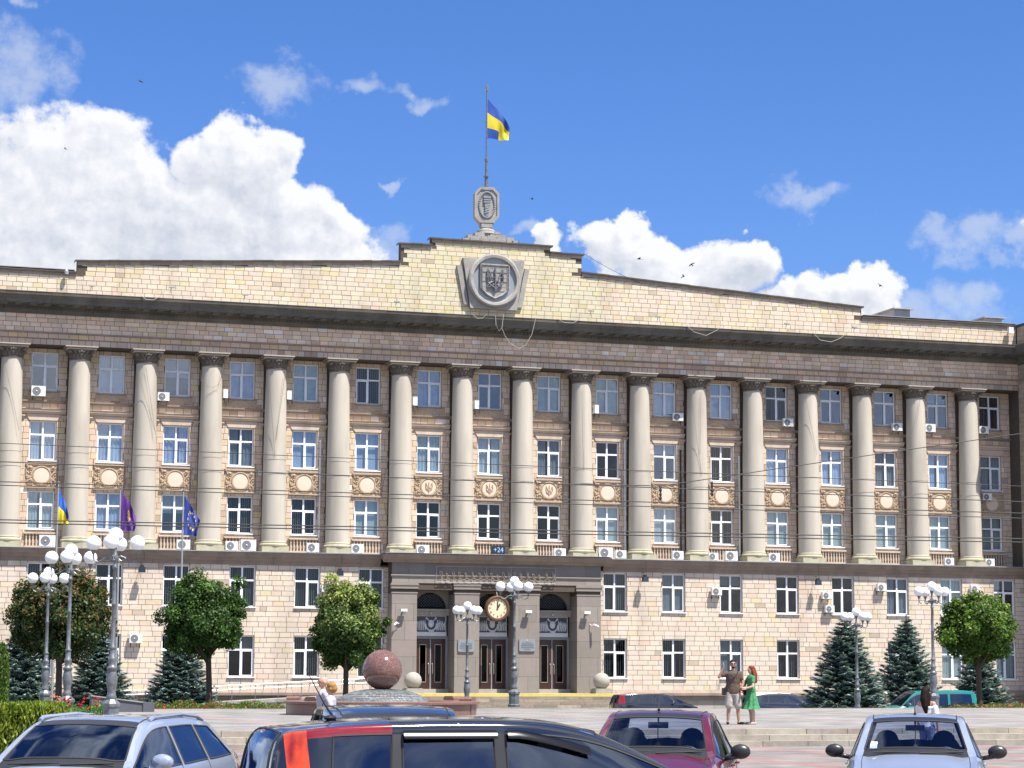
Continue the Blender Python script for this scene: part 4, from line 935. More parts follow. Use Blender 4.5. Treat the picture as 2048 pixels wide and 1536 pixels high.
# ------------------------------------------------------------------ things on the facade
def ac_unit():
    t = empty('air_conditioner', (0, 0, 0), '', 'air conditioner', 'air conditioner units hung on the facade')
    e = MB(); e.box(-.42, .42, -.32, 0, 0, .60); e.box(-.43, .43, -.325, .01, .585, .61); e.build('casing', M['white'], t)
    e = MB(); e.box(-.40, .18, -.328, -.318, .03, .57); e.build('grille_plate', M['white'], t)
    e = MB()
    P = [[(-.11+r*math.cos(2*pi*k/20), -.332-y, .30+r*math.sin(2*pi*k/20)) for k in range(20)] for r, y in ((.255, .0), (.25, .008), (.06, .008), (.001, .008))]; e.grid(P, closed_u=True); e.build('fan_grille', M['acgrille'], t)
    e = MB(); e.ball((-.11, -.345, .30), .045, 8, 5); e.build('fan_hub', M['white'], t)
    e = MB(); 
    for x in (-.3, .3): e.box(x-.02, x+.02, -.34, .12, -.05, 0); e.box(x-.02, x+.02, .08, .12, -.3, 0)
    e.build('bracket', M['black'], t); return t
ac0 = ac_unit(); ack = kidlist(ac0); first = True
ACS = [  # u, v centre of the front, plane, scale, turn, label
 (77, 782, 'u', 1.0, 0, 'white air conditioner below the leftmost top-floor window'), (327, 793, 'u', .85, 0, 'white air conditioner at the lower left of the third top-floor window from the left'),
 (450, 789, 'u', .9, -1.3, 'air conditioner seen edge-on beside the fourth top-floor window from the left'), (577, 792, 'u', .9, -1.3, 'air conditioner seen edge-on beside the fifth top-floor window from the left'),
 (828, 804, 'u', .9, -1.3, 'air conditioner seen edge-on beside the seventh top-floor window from the left'), (951, 811, 'u', .9, -1.3, 'air conditioner seen edge-on beside the eighth top-floor window from the left'),
 (1190, 820, 'u', .9, -1.3, 'air conditioner seen edge-on beside the tenth top-floor window from the left'), (1357, 834, 'u', .85, -.1, 'white air conditioner at the lower right of the eleventh top-floor window from the left'),
 (1577, 845, 'u', .85, 0, 'white air conditioner at the lower right of the fifth top-floor window from the right'), (1795, 854, 'u', .85, 0, 'white air conditioner hanging at the lower right of the third top-floor window from the right'),
 (1861, 856, 'u', .9, 0, 'white air conditioner hanging at the lower left of the second top-floor window from the right'), (1968, 860, 'u', .85, 0, 'grey air conditioner hanging at the lower left of the rightmost top-floor window'),
 (1975, 994, 'u', .8, 0, 'small white air conditioner hung over the rightmost round medallion'),
 (95, 1073, 'l2', 1.1, 0, 'large white air conditioner standing before the leftmost balustrade'), (367, 1091, 'l2', .95, 0, 'white air conditioner on the ledge behind the flagpole with the dark blue starred flag'),
 (464, 1080, 'l2', .9, 0, 'smaller of the two ledge air conditioners under the fourth window column from the left'), (497, 1091, 'l2', 1.1, 0, 'larger of the two ledge air conditioners under the fourth window column from the left'),
 (626, 1094, 'l2', .9, 0, 'white air conditioner on the ledge below the drainpipe under the fifth window from the left'), (715, 1092, 'l2', .9, 0, 'white air conditioner on the ledge right of the fifth giant column base from the left'),
 (846, 1091, 'l2', .95, 0, 'white air conditioner on the ledge above the left end of the entrance portal'), (1120, 1099, 'l2', .9, 0, 'white air conditioner on the ledge right of the electronic thermometer'),
 (1212, 1107, 'l2', 1.1, 0, 'large air conditioner on the ledge at the right corner of the entrance portal'), (1242, 1101, 'l2', .85, 0, 'smaller air conditioner beside the large one at the right corner of the portal'),
 (1356, 1109, 'l2', .9, 0, 'white air conditioner on the ledge below the black drainpipe'), (1427, 1104, 'l2', .8, 0, 'smaller left air conditioner of the ledge pair right of the black drainpipe'),
 (1463, 1100, 'l2', 1.0, 0, 'larger right air conditioner of the ledge pair right of the black drainpipe'), (1549, 1116, 'l2', .9, 0, 'white air conditioner at the fifth balustrade from the right'),
 (1899, 1125, 'l2', .8, 0, 'white air conditioner at the second balustrade from the right'), (1980, 1120, 'l2', .8, 0, 'white air conditioner at the rightmost balustrade'),
 (272, 1277, 'l', .9, 0, 'white air conditioner low on the wall between the left lamps and the dark green maple'), (1434, 1183, 'l', .8, 0, 'white air conditioner left of a dark first-floor window above the couple'),
 (1654, 1191, 'l', .75, 0, 'upper of two air conditioners mounted one above the other on the lower wall'), (1660, 1218, 'l', .75, 0, 'lower of two air conditioners mounted one above the other on the lower wall'),
 (1764, 1175, 'l', .75, 0, 'white air conditioner on the lower wall above the top of the middle right spruce'), (1951, 1178, 'l', .75, 0, 'white air conditioner on the lower wall above the round maple on the right'),
 (655, 1176, 'l', .8, 0, 'air conditioner partly behind the top of the round maple left of the entrance')]
for (u, v, pl, sc, rz_, lab) in ACS:
    Y = {'u': YU-.12, 'l': YL-.12, 'l2': YL+.25}[pl]; p = at(u, v, Y=Y-.3*sc)
    if first: o = ac0; first = False; o.location = (p.x, Y, p.z-.3*sc); o.rotation_euler.z = rz_; o['label'] = lab
    else: o = copy_thing(ac0, (p.x, Y, p.z-.3*sc), rz_, lab, ack)
    o.scale = (sc, sc, sc)
    if rz_ < -1: o.location.y -= .35
    if pl == 'l2': o.location.z = 9.13
# floodlights
fl0 = None
for (u, v, lab) in ((284, 1138, 'black floodlight under the ledge just right of the tallest left lamp'), (680, 1145, 'black floodlight above the round maple left of the entrance'), (1290, 1157, 'black floodlight hanging under the ledge right of the entrance portal'), (1636, 1164, 'black floodlight hanging above the pair of stacked air conditioners')):
    p = at(u, v, Y=YL-.55)
    if fl0 is None:
        fl0 = empty('floodlight', p, lab, 'floodlight', 'floodlights under the ledge'); e = MB(); e.prism([(-.20, -.2), (.20, -.2), (.17, .12), (-.17, .12)], -.16, .10); e.box(-.1, .1, -.06, .12, .12, .24); e.build('housing', M['black'], fl0)
        e = MB(); e.poly([(-.17, -.165, -.17), (.17, -.165, -.17), (.15, -.165, .08), (-.15, -.165, .08)]); e.build('lens', M['carglassd'], fl0)
        e = MB(); e.tube([(0, 0, .2), (0, .1, .34), (0, .5, .40)], .02, 5); e.tube([(.1, 0, .2), (.16, .2, .6), (.1, .1, 1.1)], .012, 4); e.build('bracket', M['black'], fl0); flk = kidlist(fl0)
    else: copy_thing(fl0, p, 0, lab, flk)
# portal fittings
sc0 = None
for (u, v, lab) in ((807, 1221, 'small pale wall light on the left portal pier'), (1056, 1224, 'small pale wall light on the pier right of the clock'), (1173, 1226, 'small pale wall light on the right portal pier')):
    p = at(u, v, Y=YPO-.2)
    if sc0 is None:
        sc0 = empty('wall_light', p, lab, 'wall light', 'wall lights on the portal'); e = MB(); e.box(-.20, .20, -.2, .02, -.06, .10); e.build('shade', M['white'], sc0); e = MB(); e.lathe([(.12, -.06), (.14, -.14), (.08, -.2)], 0, -.05, 10); e.box(-.05, .05, 0, .2, -.03, .05); e.build('lamp_body', M['plaque'], sc0); sk = kidlist(sc0)
    else: copy_thing(sc0, p, 0, lab, sk)
for (u, v, s, lab) in ((791, 1247, 1, 'white security camera on the left edge of the portal'), (1192, 1251, -1, 'white security camera on the right edge of the portal')):
    p = at(u, v, Y=YPO-.35); t = empty('security_camera', p, lab, 'security camera', 'security cameras on the portal'); e = MB(); e.tube([(-.1*s, -.15, -.07), (.1*s, .12, .05)], .065, 8); e.ball((-.1*s, -.16, -.08), .06, 8, 5); e.build('camera_body', M['white'], t); e = MB(); e.tube([(.08*s, .1, .04), (.26*s, .2, .0), (.3*s, .36, .1)], .022, 5); e.build('arm', M['white'], t)
for (u, v, lab) in ((932, 1291, 'grey bronze plaque on the pier left of the middle door'), (1054, 1290, 'grey bronze plaque on the pier right of the middle door')):
    p = at(u, v, Y=YPO-.05); t = empty('wall_plaque', p, lab, 'plaque', 'plaques beside the middle door'); e = MB(); e.prism([(-.52, -.36), (-.40, -.39), (.40, -.39), (.52, -.36), (.52, .36), (-.52, .36)], -.04, .04); e.build('plate', M['plaque'], t)
    r = random.Random(u); e = MB(); e.ball((0, -.045, .26), .05, 8, 4, sc=(1, .3, 1))
    for row, (z, w, h) in enumerate(((.13, .33, .05), (0, .40, .09), (-.14, .40, .08), (-.27, .2, .05))):
        x = -w
        while x < w: ww = r.uniform(.04, .07); e.box(x, x+ww*.7, -.055, -.04, z-h*.5, z+h*.5); x += ww+.015
    e.build('raised_lettering', M['steel'], t, kind='stuff')
# the big clock
p = at(994, 1217, Y=YPO-.28); ck = empty('wall_clock', p, 'large round clock with brown rim and cream face showing one o\'clock over the middle door', 'clock')
def ringY(mb, prof, n=40): P = [[(r*math.cos(2*pi*k/n), y, r*math.sin(2*pi*k/n)) for k in range(n)] for r, y in prof]; mb.grid(P, closed_u=True)
e = MB(); ringY(e, [(.60, -.10), (.63, -.17), (.72, -.18), (.79, -.10), (.79, .12), (.5, .14), (.001, .14)]); e.build('rim', M['clockrim'], ck, auto=35)
e = MB(); ringY(e, [(.62, -.10), (.001, -.10)]); e.build('face', M['clockface'], ck)
for h in range(1, 13):
    t = pi/2-2*pi*h/12; me = textmesh(str(h), .19, 'numeral', M['black'], .004); link('numeral', me, ck, loc=(.49*math.cos(t), -.112, .49*math.sin(t)))
for nm, ang, L, w in (('minute_hand', 90.0, .50, .028), ('hour_hand', 60.0, .36, .04)):
    t = R_(ang); dx, dz = math.cos(t), math.sin(t); e = MB(); y = -.125 if L > .4 else -.118
    e.poly([(-dx*.1-dz*w, y, -dz*.1+dx*w), (-dx*.1+dz*w, y, -dz*.1-dx*w), (dx*L*.75+dz*w*1.2, y, dz*L*.75-dx*w*1.2), (dx*L, y, dz*L), (dx*L*.75-dz*w*1.2, y, dz*L*.75+dx*w*1.2)]); e.build(nm, M['black'], ck)
e = MB(); e.tube([(0, -.05, .75), (0, .1, 1.0), (0, .9, 1.15)], .03, 6); e.tube([(0, .14, 0), (0, 1.1, 0)], .05, 6); e.build('bracket', M['black'], ck)
# wire garland sign frame
a = at(873, 1132, Y=YPO-.12); b = at(1111, 1168, Y=YPO-.12); ws = empty('garland_sign', ((a.x+b.x)/2, YPO-.12, b.z), 'unlit wire-frame garland sign with scrolled script across the top of the portal', 'sign')
hw = (b.x-a.x)/2; hh = a.z-b.z; e = MB()
for z in (0, hh): e.tube([(-hw, 0, z), (hw, 0, z)], .018, 4)
for x in (-hw, -hw*.17, hw*.25, hw): e.tube([(x, 0, 0), (x, 0, hh)], .018, 4)
e.build('frame', M['tin'], ws)
e = MB(); r = random.Random(2); x = -hw+.15
pts = []
while x < hw-.2:
    hgt = r.choice((.55, .38, .70, .42, .50)); wd = r.uniform(.30, .5); k0 = r.uniform(-.02, .06)
    for q in range(12):
        t = 2*pi*q/12; pts.append((x+wd*q/12+.16*math.sin(t+.4), -.02-.01*(q % 2), .12+hgt*.5-hgt*.5*math.cos(t)+k0))
    x += wd
e.tube(pts, .022, 4)
for k in range(10): x = -hw+.3+2*hw*k/10.5; e.tube([(x, -.01, .35), (x+.2, -.01, hh-.15), (x+.42, -.01, .3)], .010, 3)
e.build('script', M['ledge'], ws)
# thermometer board
p = at(996, 1101, Y=YPO+.05); th = empty('thermometer_board', (p.x, p.y, 9.13), 'dark electronic board on the portal roof reading +24', 'display'); e = MB(); e.box(-.46, .46, -.06, .1, .05, .56); e.build('casing', M['screen'], th); me = textmesh('+24', .44, 'digits', M['led'], .004); link('digits', me, th, loc=(0, -.07, .3)); e = MB(); e.box(-.4, -.34, -.02, .1, 0, .05); e.box(.34, .4, -.02, .1, 0, .05); e.build('foot', M['black'], th); th.rotation_euler.z = .15
# loose cables
def cablething(pts, r, m, label, name='hanging_cable'):
    e = MB(); e.tube(pts, r, 5); o = e.build(name, m); o['label'] = label; o['category'] = 'cable'; return o
def sag(p, q, s, n=14): return [tuple(Vector(p).lerp(Vector(q), k/n)-Vector((0, 0, s*4*(k/n)*(1-k/n)))) for k in range(n+1)]
yc = YF-1.32
def C_(u, v): q = at(u, v, Y=yc); return (q.x, q.y, q.z)
cablething([C_(991, 630), C_(992, 650), C_(998, 662), C_(1004, 655), C_(1007, 628)], .02, M['cable'], 'narrow pale cable loop hanging off the cornice below the emblem')
cablething([C_(1003, 655), C_(1010, 672), C_(1022, 688), C_(1038, 697), C_(1052, 690), C_(1064, 668), C_(1072, 634)], .016, M['cable'], 'widest pale cable loop hanging over the frieze right of the emblem')
cablething([C_(282, 590), C_(292, 599), C_(306, 600), C_(320, 593), C_(332, 578)], .016, M['cable'], 'short pale cable loop on the left part of the cornice')
cablething([C_(1623, 662), C_(1640, 680), C_(1662, 684), C_(1682, 676), C_(1700, 660)], .016, M['cable'], 'pale cable loop on the right part of the cornice')
cablething([C_(1367, 645), C_(1388, 664), C_(1412, 671), C_(1435, 660), C_(1447, 645)], .016, M['cable'], 'pale cable loop on the cornice between emblem and right end')
cablething([C_(1112, 635), C_(1128, 645), C_(1145, 646), C_(1162, 638)], .014, M['cable'], 'small flat cable loop just right of the emblem on the cornice')
cablething([C_(944, 628), C_(955, 637), C_(966, 636), C_(974, 628)], .014, M['cable'], 'small cable loop just below the left half of the emblem')
p, q = at(1167, 507, Y=YP-.05), at(1280, 566, Y=YP-.05); cablething(sag(p, q, .1), .014, M['wire'], 'dark guy cable running down from the right step of the parapet')
# spotlights brackets on the cornice
bk = None
for k, (u, v) in enumerate(((183, 572), (343, 575), (490, 590), (793, 604), (1182, 622), (1316, 634), (1573, 648), (1709, 655))):
    p = at(u, v, Y=YF-1.0); lab = ['leftmost', 'second from the left', 'third from the left', 'nearest left of the emblem', 'nearest right of the emblem', 'third from the right', 'second from the right', 'rightmost'][k]
    if bk is None: bk = empty('cornice_spotlight', p, '', 'spotlight', 'small spotlights along the cornice'); e = MB(); e.tube([(-.08, 0, -.35), (0, 0, 0)], .025, 5); e.box(-.14, .2, -.08, .08, -.02, .05); e.build('spot_body', M['tin'], bk); bkk = kidlist(bk); o = bk
    else: o = copy_thing(bk, p, 0, '', bkk)
    o['label'] = 'small spotlight on a bracket standing on the cornice, '+lab
p = at(133, 546, Y=YP-.3); e = MB(); e.lathe([(.05, -.1), (.13, -.08), (.13, .12), (.06, .2), (.03, .25)], 0, 0, 10); o = e.build('siren', M['tin'], loc=p); tag(o, 'small grey bell-shaped siren under the low parapet at the far left', 'siren')
p = at(2021, 661, Y=YP-.35); e = MB(); e.box(-.18, .18, -.12, .12, -.22, .22); e.box(-.04, .04, .12, .4, -.04, .04); o = e.build('wall_box', M['white'], loc=p); tag(o, 'pale box antenna on the parapet at the right corner', 'antenna')
# stone balls beside the stairs
for (u, lab) in ((826, 'pale stone ball on a block left of the entrance doors'), (1203, 'pale stone ball on a block right of the entrance doors')):
    p = at(u, 1370, Y=129.2); t = empty('stone_ball', (p.x, 129.2, ZP), lab, 'stone ball', 'stone balls flanking the entrance'); e = MB(); e.ball((0, 0, .76), .52, 28, 18); e.build('ball', M['ball'], t, smooth=True); e = MB(); e.box(-.55, .55, -.5, .5, 0, .26); e.box(-.48, .48, -.44, .44, .26, .31); e.build('block', M['concrete'], t)
# ramp and railing on the left
rp = empty('access_ramp', (24, 129.6, ZB), 'long concrete ramp rising along the wall towards the entrance', 'ramp')
e = MB(); y0, y1 = 128.6, 130.6
xs = [(14, ZB), (17, -.2), (32.4, ZP)]
b0 = Vector(rp.location)
for (xa, za), (xb, zb) in zip(xs, xs[1:]):
    e.poly([(xa-24, y0-129.6, 0), (xb-24, y0-129.6, 0), (xb-24, y0-129.6, zb-ZB), (xa-24, y0-129.6, za-ZB)]); e.poly([(xa-24, y0-129.6, za-ZB), (xb-24, y0-129.6, zb-ZB), (xb-24, y1-129.6, zb-ZB), (xa-24, y1-129.6, za-ZB)])
    e.poly([(xa-24, y0-129.68, za-ZB-.12), (xb-24, y0-129.68, zb-ZB-.12), (xb-24, y0-129.68, zb-ZB), (xa-24, y0-129.68, za-ZB)])
e.build('ramp_body', M['concrete'], rp)
def rail(x): return -.2+(x-17)*(.8/15.4)
rl = empty('ramp_railing', (24, 128.7, ZB), 'stainless double handrail with posts along the ramp left of the entrance', 'railing')
for h in (.92, .68):
    e = MB(); e.tube([(x-24, 0, rail(x)+h-ZB) for x in (16.5, 20, 24, 28, 32.2)], .021, 6); e.build('handrail', M['steel'], rl)
for k in range(12):
    x = 16.8+1.38*k; e = MB(); e.tube([(x-24, 0, rail(x)-ZB), (x-24, 0, rail(x)+.92-ZB)], .022, 6); e.ball((x-24+.5, -.04, rail(x+.5)+.80-ZB), .06, 8, 5); e.tube([(x-24+.5, 0, rail(x+.5)+.68-ZB), (x-24+.4, 0, rail(x)+.3-ZB)], .012, 4); e.build('post', M['steel'], rl)

# old garland cables hanging down some columns
for k, (u, v, u2, v2, lab) in enumerate(((12, 735, 38, 860, 'first'), (276, 745, 312, 870, 'third'), (292, 735, 311, 868, 'third'), (537, 742, 550, 915, 'fifth'), (571, 742, 552, 880, 'fifth'), (1168, 770, 1168, 938, 'tenth'), (1381, 780, 1403, 950, 'twelfth'), (1402, 785, 1400, 910, 'twelfth'), (1612, 800, 1634, 910, 'fourteenth'), (1840, 800, 1822, 920, 'sixteenth'))):
    yq = YC-.74; a = at(u, v, Y=yq); b = at(u2, v2, Y=yq); e = MB(); e.tube([a, a.lerp(b, .5)-Vector((0, .02, 0)), b], .011, 4); o = e.build('column_cable', M['ledge']); tag(o, 'thin dark cable down the %s giant column from the left%s' % (lab, (', left strand' if k in (1, 3, 6) else ', right strand') if k in (1, 2, 3, 4, 6, 7) else ''), 'cable')
g_ = [at(u, v, Y=YC-.78) for u, v in ((400, 740), (402, 757), (412, 770), (426, 775), (438, 768), (443, 752), (447, 730))]
e = MB(); e.tube(g_, .011, 4)
for p in g_[1:6]:
    for dz in (0, .1): e.tube([p+Vector((dz, 0, 0)), p+Vector((dz-.03, 0, -.16))], .008, 3)
o = e.build('light_garland', M['ledge']); tag(o, 'icicle light garland looped round the fourth giant column from the left', 'garland')
# ------------------------------------------------------------------ street lamps
def lamp_proto():
    t = empty('street_lamp', (0, 0, 0), '', 'street lamp', 'five-globe cast iron street lamps')
    e = MB(); e.lathe([(.26, 0), (.27, .08), (.22, .12), (.22, .5), (.25, .54), (.25, .62), (.17, .70), (.13, .74)], n=8); e.build('pedestal', M['silverpaint'], t)
    e = MB(); e.lathe([(.13, .74), (.15, .80), (.12, .86), (.11, .95), (.15, 1.15), (.16, 1.3), (.12, 1.5), (.15, 1.54), (.15, 1.60), (.10, 1.64), (.09, 1.72), (.12, 1.80), (.12, 1.86), (.085, 1.9), (.08, 2.1), (.10, 2.12), (.10, 2.16), (.065, 2.2), (.062, 3.3), (.07, 3.31), (.07, 3.36), (.058, 3.38), (.05, 4.3), (.07, 4.32), (.07, 4.38), (.05, 4.4), (.05, 4.5), (.09, 4.56), (.10, 4.64), (.05, 4.72), (.035, 4.96)], n=12); e.build('pole', M['silverpaint'], t, auto=45)
    for k in range(4):
        a = k*pi/2; ca, sa = math.cos(a), math.sin(a); P = lambda r, z: (r*ca, r*sa, z)
        e = MB(); e.tube([P(.06, 4.6), P(.16, 4.66), P(.26, 4.62), P(.36, 4.54), P(.48, 4.50), P(.58, 4.55), P(.61, 4.66), P(.61, 4.72)], [.026, .026, .024, .022, .022, .022, .022, .024], 6)
        e.tube([P(.26, 4.62), P(.32, 4.66), P(.36, 4.62), P(.33, 4.57), P(.28, 4.58)], .015, 5); e.tube([P(.1, 4.58), P(.18, 4.52), P(.25, 4.55), P(.22, 4.6)], .015, 5)
        e.lathe([(.03, 4.68), (.045, 4.74), (.085, 4.82), (.09, 4.85)], .61*ca, .61*sa, 8); ar = e.build('arm', M['silverpaint'], t)
        e = MB(); e.ball((.61*ca, .61*sa, 5.02), .21, 20, 12); e.build('globe', M['globe'], t, smooth=True)
    e = MB(); e.lathe([(.035, 4.9), (.085, 5.02), (.09, 5.05)], n=8); e.build('cup', M['silverpaint'], t)
    e = MB(); e.ball((0, 0, 5.24), .21, 20, 12); e.build('globe', M['globe'], t, smooth=True); return t
lamp0 = lamp_proto(); lk = kidlist(lamp0)
for k, (u, vt, d, rot, sc, lab) in enumerate(((232, 1055, 61.0, -.32, 1.0, 'tallest looking lamp of the left group, nearest the camera, right of the other two'), (143, 1088, 69, -.32, 1.0, 'middle lamp of the left group, in front of the reddish maple'), (98, 1134, 85, -.32, 1.0, 'leftmost lamp, the smallest looking of the left group'),
        (1029, 1153, 93, -.06, 1.0, 'lamp standing right of the wall clock on the square edge'), (935, 1203, 98, .25, .92, 'lamp in front of the door pier left of the wall clock'), (1712, 1215, 104, .05, 1.0, 'lamp in front of the largest right spruce'), (1863, 1163, 94, -.02, 1.0, 'rightmost lamp, behind the woman in white'))):
    p = at(u, vt, d=d); p = at(u, vt, Y=p.y); H = 5.45*sc
    z0 = p.z-H; loc = (p.x, p.y, z0)
    if k == 0: lamp0.location = loc; lamp0.rotation_euler.z = rot; lamp0['label'] = lab; o = lamp0
    else: o = copy_thing(lamp0, loc, rot, lab, lk)
    o.scale = (sc, sc, sc)
    print('lamp', k, [round(q, 2) for q in loc])
# ------------------------------------------------------------------ flagpoles and flags
def starring(u, v):
    for k in range(12):
        a = 2*pi*k/12
        if (u-.5-.24*math.cos(a))**2+(v-.5-.30*math.sin(a))**2 < .0011: return (.75, .58, .03)
    return (.022, .045, .24)
def purple(u, v):
    if (abs(u-.5)/.13)**2+(abs(v-.45)/.2)**2 < 1 and (int(u*40)+int(v*30)) % 3: return (.62, .38, .06)
    return (.085, .022, .19)
def uaf(u, v): return (.012, .10, .45) if v < .5 else (.78, .62, .012)
for (u, vt, vb, lab, fl_, fu, cf, ph, flab, dr) in ((117, 966, 1400, 'thin flagpole in front of the leftmost window carrying the blue and yellow flag', 978, 1.0, uaf, 0, 'blue and yellow flag hanging from the leftmost thin flagpole', .8), (241, 978, 1400, 'thin flagpole carrying the purple flag behind the nearest lamp', 984, 1.5, purple, 2, 'purple flag with golden crest hanging from the middle thin flagpole', .62), (367, 982, 1410, 'thin flagpole right of the purple flag carrying the dark blue starred flag', 993, 1.5, starring, 4, 'dark blue flag with a circle of gold stars on the rightmost thin flagpole', .62)):
    p = at(u, vt, d=112); q = at(u, 1340, Y=p.y); t = empty('flagpole', (p.x, p.y, ZB), lab, 'flagpole', 'thin flagpoles left of the entrance'); h = p.z-ZB
    e = MB(); e.lathe([(.07, 0), (.055, h*.5), (.035, h)], n=8); e.build('mast', M['tin'], t, smooth=True); e = MB(); e.ball((0, 0, h+.04), .06, 8, 5); e.build('finial', M['steel'], t); e = MB(); e.lathe([(.16, 0), (.16, .12), (.08, .14)], n=8); e.build('pole_foot', M['concrete'], t)
    z1 = at(u, fl_, Y=p.y).z; flag('flag', (p.x+.05, p.y, z1), 1.95 if ph else 1.75, (.62 if ph == 0 else .92), cf, flab, droop=dr, wav=.14, ph=ph)
# ------------------------------------------------------------------ trees
def npcol(n, base, v, g): return np.clip(np.array(base)*(1+g.uniform(-v, v, (n, 1)))*(1+g.uniform(-.08, .08, (n, 3))), .003, 1)
def round_tree(name, label, u, vc, hw, hh, ut, vb, d, base_z, cols, seed, n=15000, rough=.16, cat='tree', leaf=.062):
    g = np.random.default_rng(seed); c = at(u, vc, d=d); k = d/FPX; rx = hw*k; rz = hh*k; y = c.y
    tr = at(ut, vb, Y=y); root = empty(name, (tr.x, y, base_z), label, cat)
    C0 = np.array([c.x-tr.x, 0, c.z-base_z])
    # clump centres on a rough ellipsoid
    nc = 150; n = int(n*2.6); dirs = g.normal(size=(nc, 3)); dirs /= np.linalg.norm(dirs, axis=1)[:, None]; rr = g.uniform(.55, .93, nc)*(1+rough*g.normal(size=nc)*.7)
    cc = dirs*rr[:, None]*np.array([rx, rx, rz]); cr = g.uniform(.12, .27, nc)*rx
    idx = g.integers(0, nc, n); P = g.normal(size=(n, 3)); P /= np.linalg.norm(P, axis=1)[:, None]; P = cc[idx]+P*(cr[idx]*g.uniform(.45, 1.12, n))[:, None]
    ni = n//5; Q = g.normal(size=(ni, 3)); Q /= np.linalg.norm(Q, axis=1)[:, None]; Q *= (g.uniform(.2, 1, ni)**.5*.86)[:, None]*np.array([rx, rx, rz]); P = np.vstack([P, Q]); P[:, 2] = np.maximum(P[:, 2], -rz*(.93+.1*g.uniform(-1, 1, len(P)))); nn = len(P)
    out = P/np.array([rx, rx, rz]); out /= np.maximum(np.linalg.norm(out, axis=1), .01)[:, None]
    nrm = out+g.normal(size=(nn, 3))*.75+np.array([0, 0, .35]); nrm /= np.linalg.norm(nrm, axis=1)[:, None]
    a = np.cross(nrm, g.normal(size=(nn, 3))); a /= np.linalg.norm(a, axis=1)[:, None]; b = np.cross(nrm, a); s = g.uniform(.7, 1.25, nn)[:, None]*leaf
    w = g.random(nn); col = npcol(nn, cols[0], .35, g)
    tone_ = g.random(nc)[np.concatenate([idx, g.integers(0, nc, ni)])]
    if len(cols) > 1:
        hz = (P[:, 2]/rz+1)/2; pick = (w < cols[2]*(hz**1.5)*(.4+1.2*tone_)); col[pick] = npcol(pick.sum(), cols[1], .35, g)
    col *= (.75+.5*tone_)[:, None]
    me = quads('crown', P+C0, a*s, b*s*.8, col, M['leaf']); link('crown', me, root, loc=(0, 0, 0))
    e = MB(); zc = C0[2]; r0 = .045*rx+.05; zb = zc-rz*.85
    e.tube([(0, 0, 0), (.02, 0, zb*.5), (C0[0]*.3, 0, zb), (C0[0]*.7, 0, zc)], [r0*1.25, r0, r0*.9, r0*.4], 9); e.build('trunk', M['bark'], root, smooth=True)
    r = random.Random(seed); e = MB()
    for k_ in range(9):
        a_ = r.uniform(0, 2*pi); z0 = zb*r.uniform(.86, 1.02); L = rx*r.uniform(.55, .85)
        e.tube([(C0[0]*.25, 0, z0), (C0[0]*.5+L*.5*math.cos(a_), L*.5*math.sin(a_), z0+L*.55), (C0[0]+L*math.cos(a_), L*math.sin(a_), z0+L*1.15)], [r0*.55, r0*.35, r0*.12], 6)
    e.build('limbs', M['bark'], root, smooth=True); return root
GRN = (.042, .09, .014); YGR = (.16, .22, .03)
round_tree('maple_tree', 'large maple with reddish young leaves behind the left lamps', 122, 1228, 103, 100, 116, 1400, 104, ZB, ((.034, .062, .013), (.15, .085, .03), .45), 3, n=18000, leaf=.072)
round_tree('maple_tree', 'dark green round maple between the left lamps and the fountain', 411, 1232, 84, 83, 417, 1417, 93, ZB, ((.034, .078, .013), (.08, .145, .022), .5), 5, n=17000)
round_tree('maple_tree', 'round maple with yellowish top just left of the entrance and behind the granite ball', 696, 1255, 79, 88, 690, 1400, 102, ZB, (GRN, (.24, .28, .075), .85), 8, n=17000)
round_tree('maple_tree', 'bright green ball-shaped maple at the right edge', 1957, 1257, 73, 70, 1958, 1395, 96, ZB, ((.052, .11, .012), (.14, .21, .025), .7), 11, n=15000)
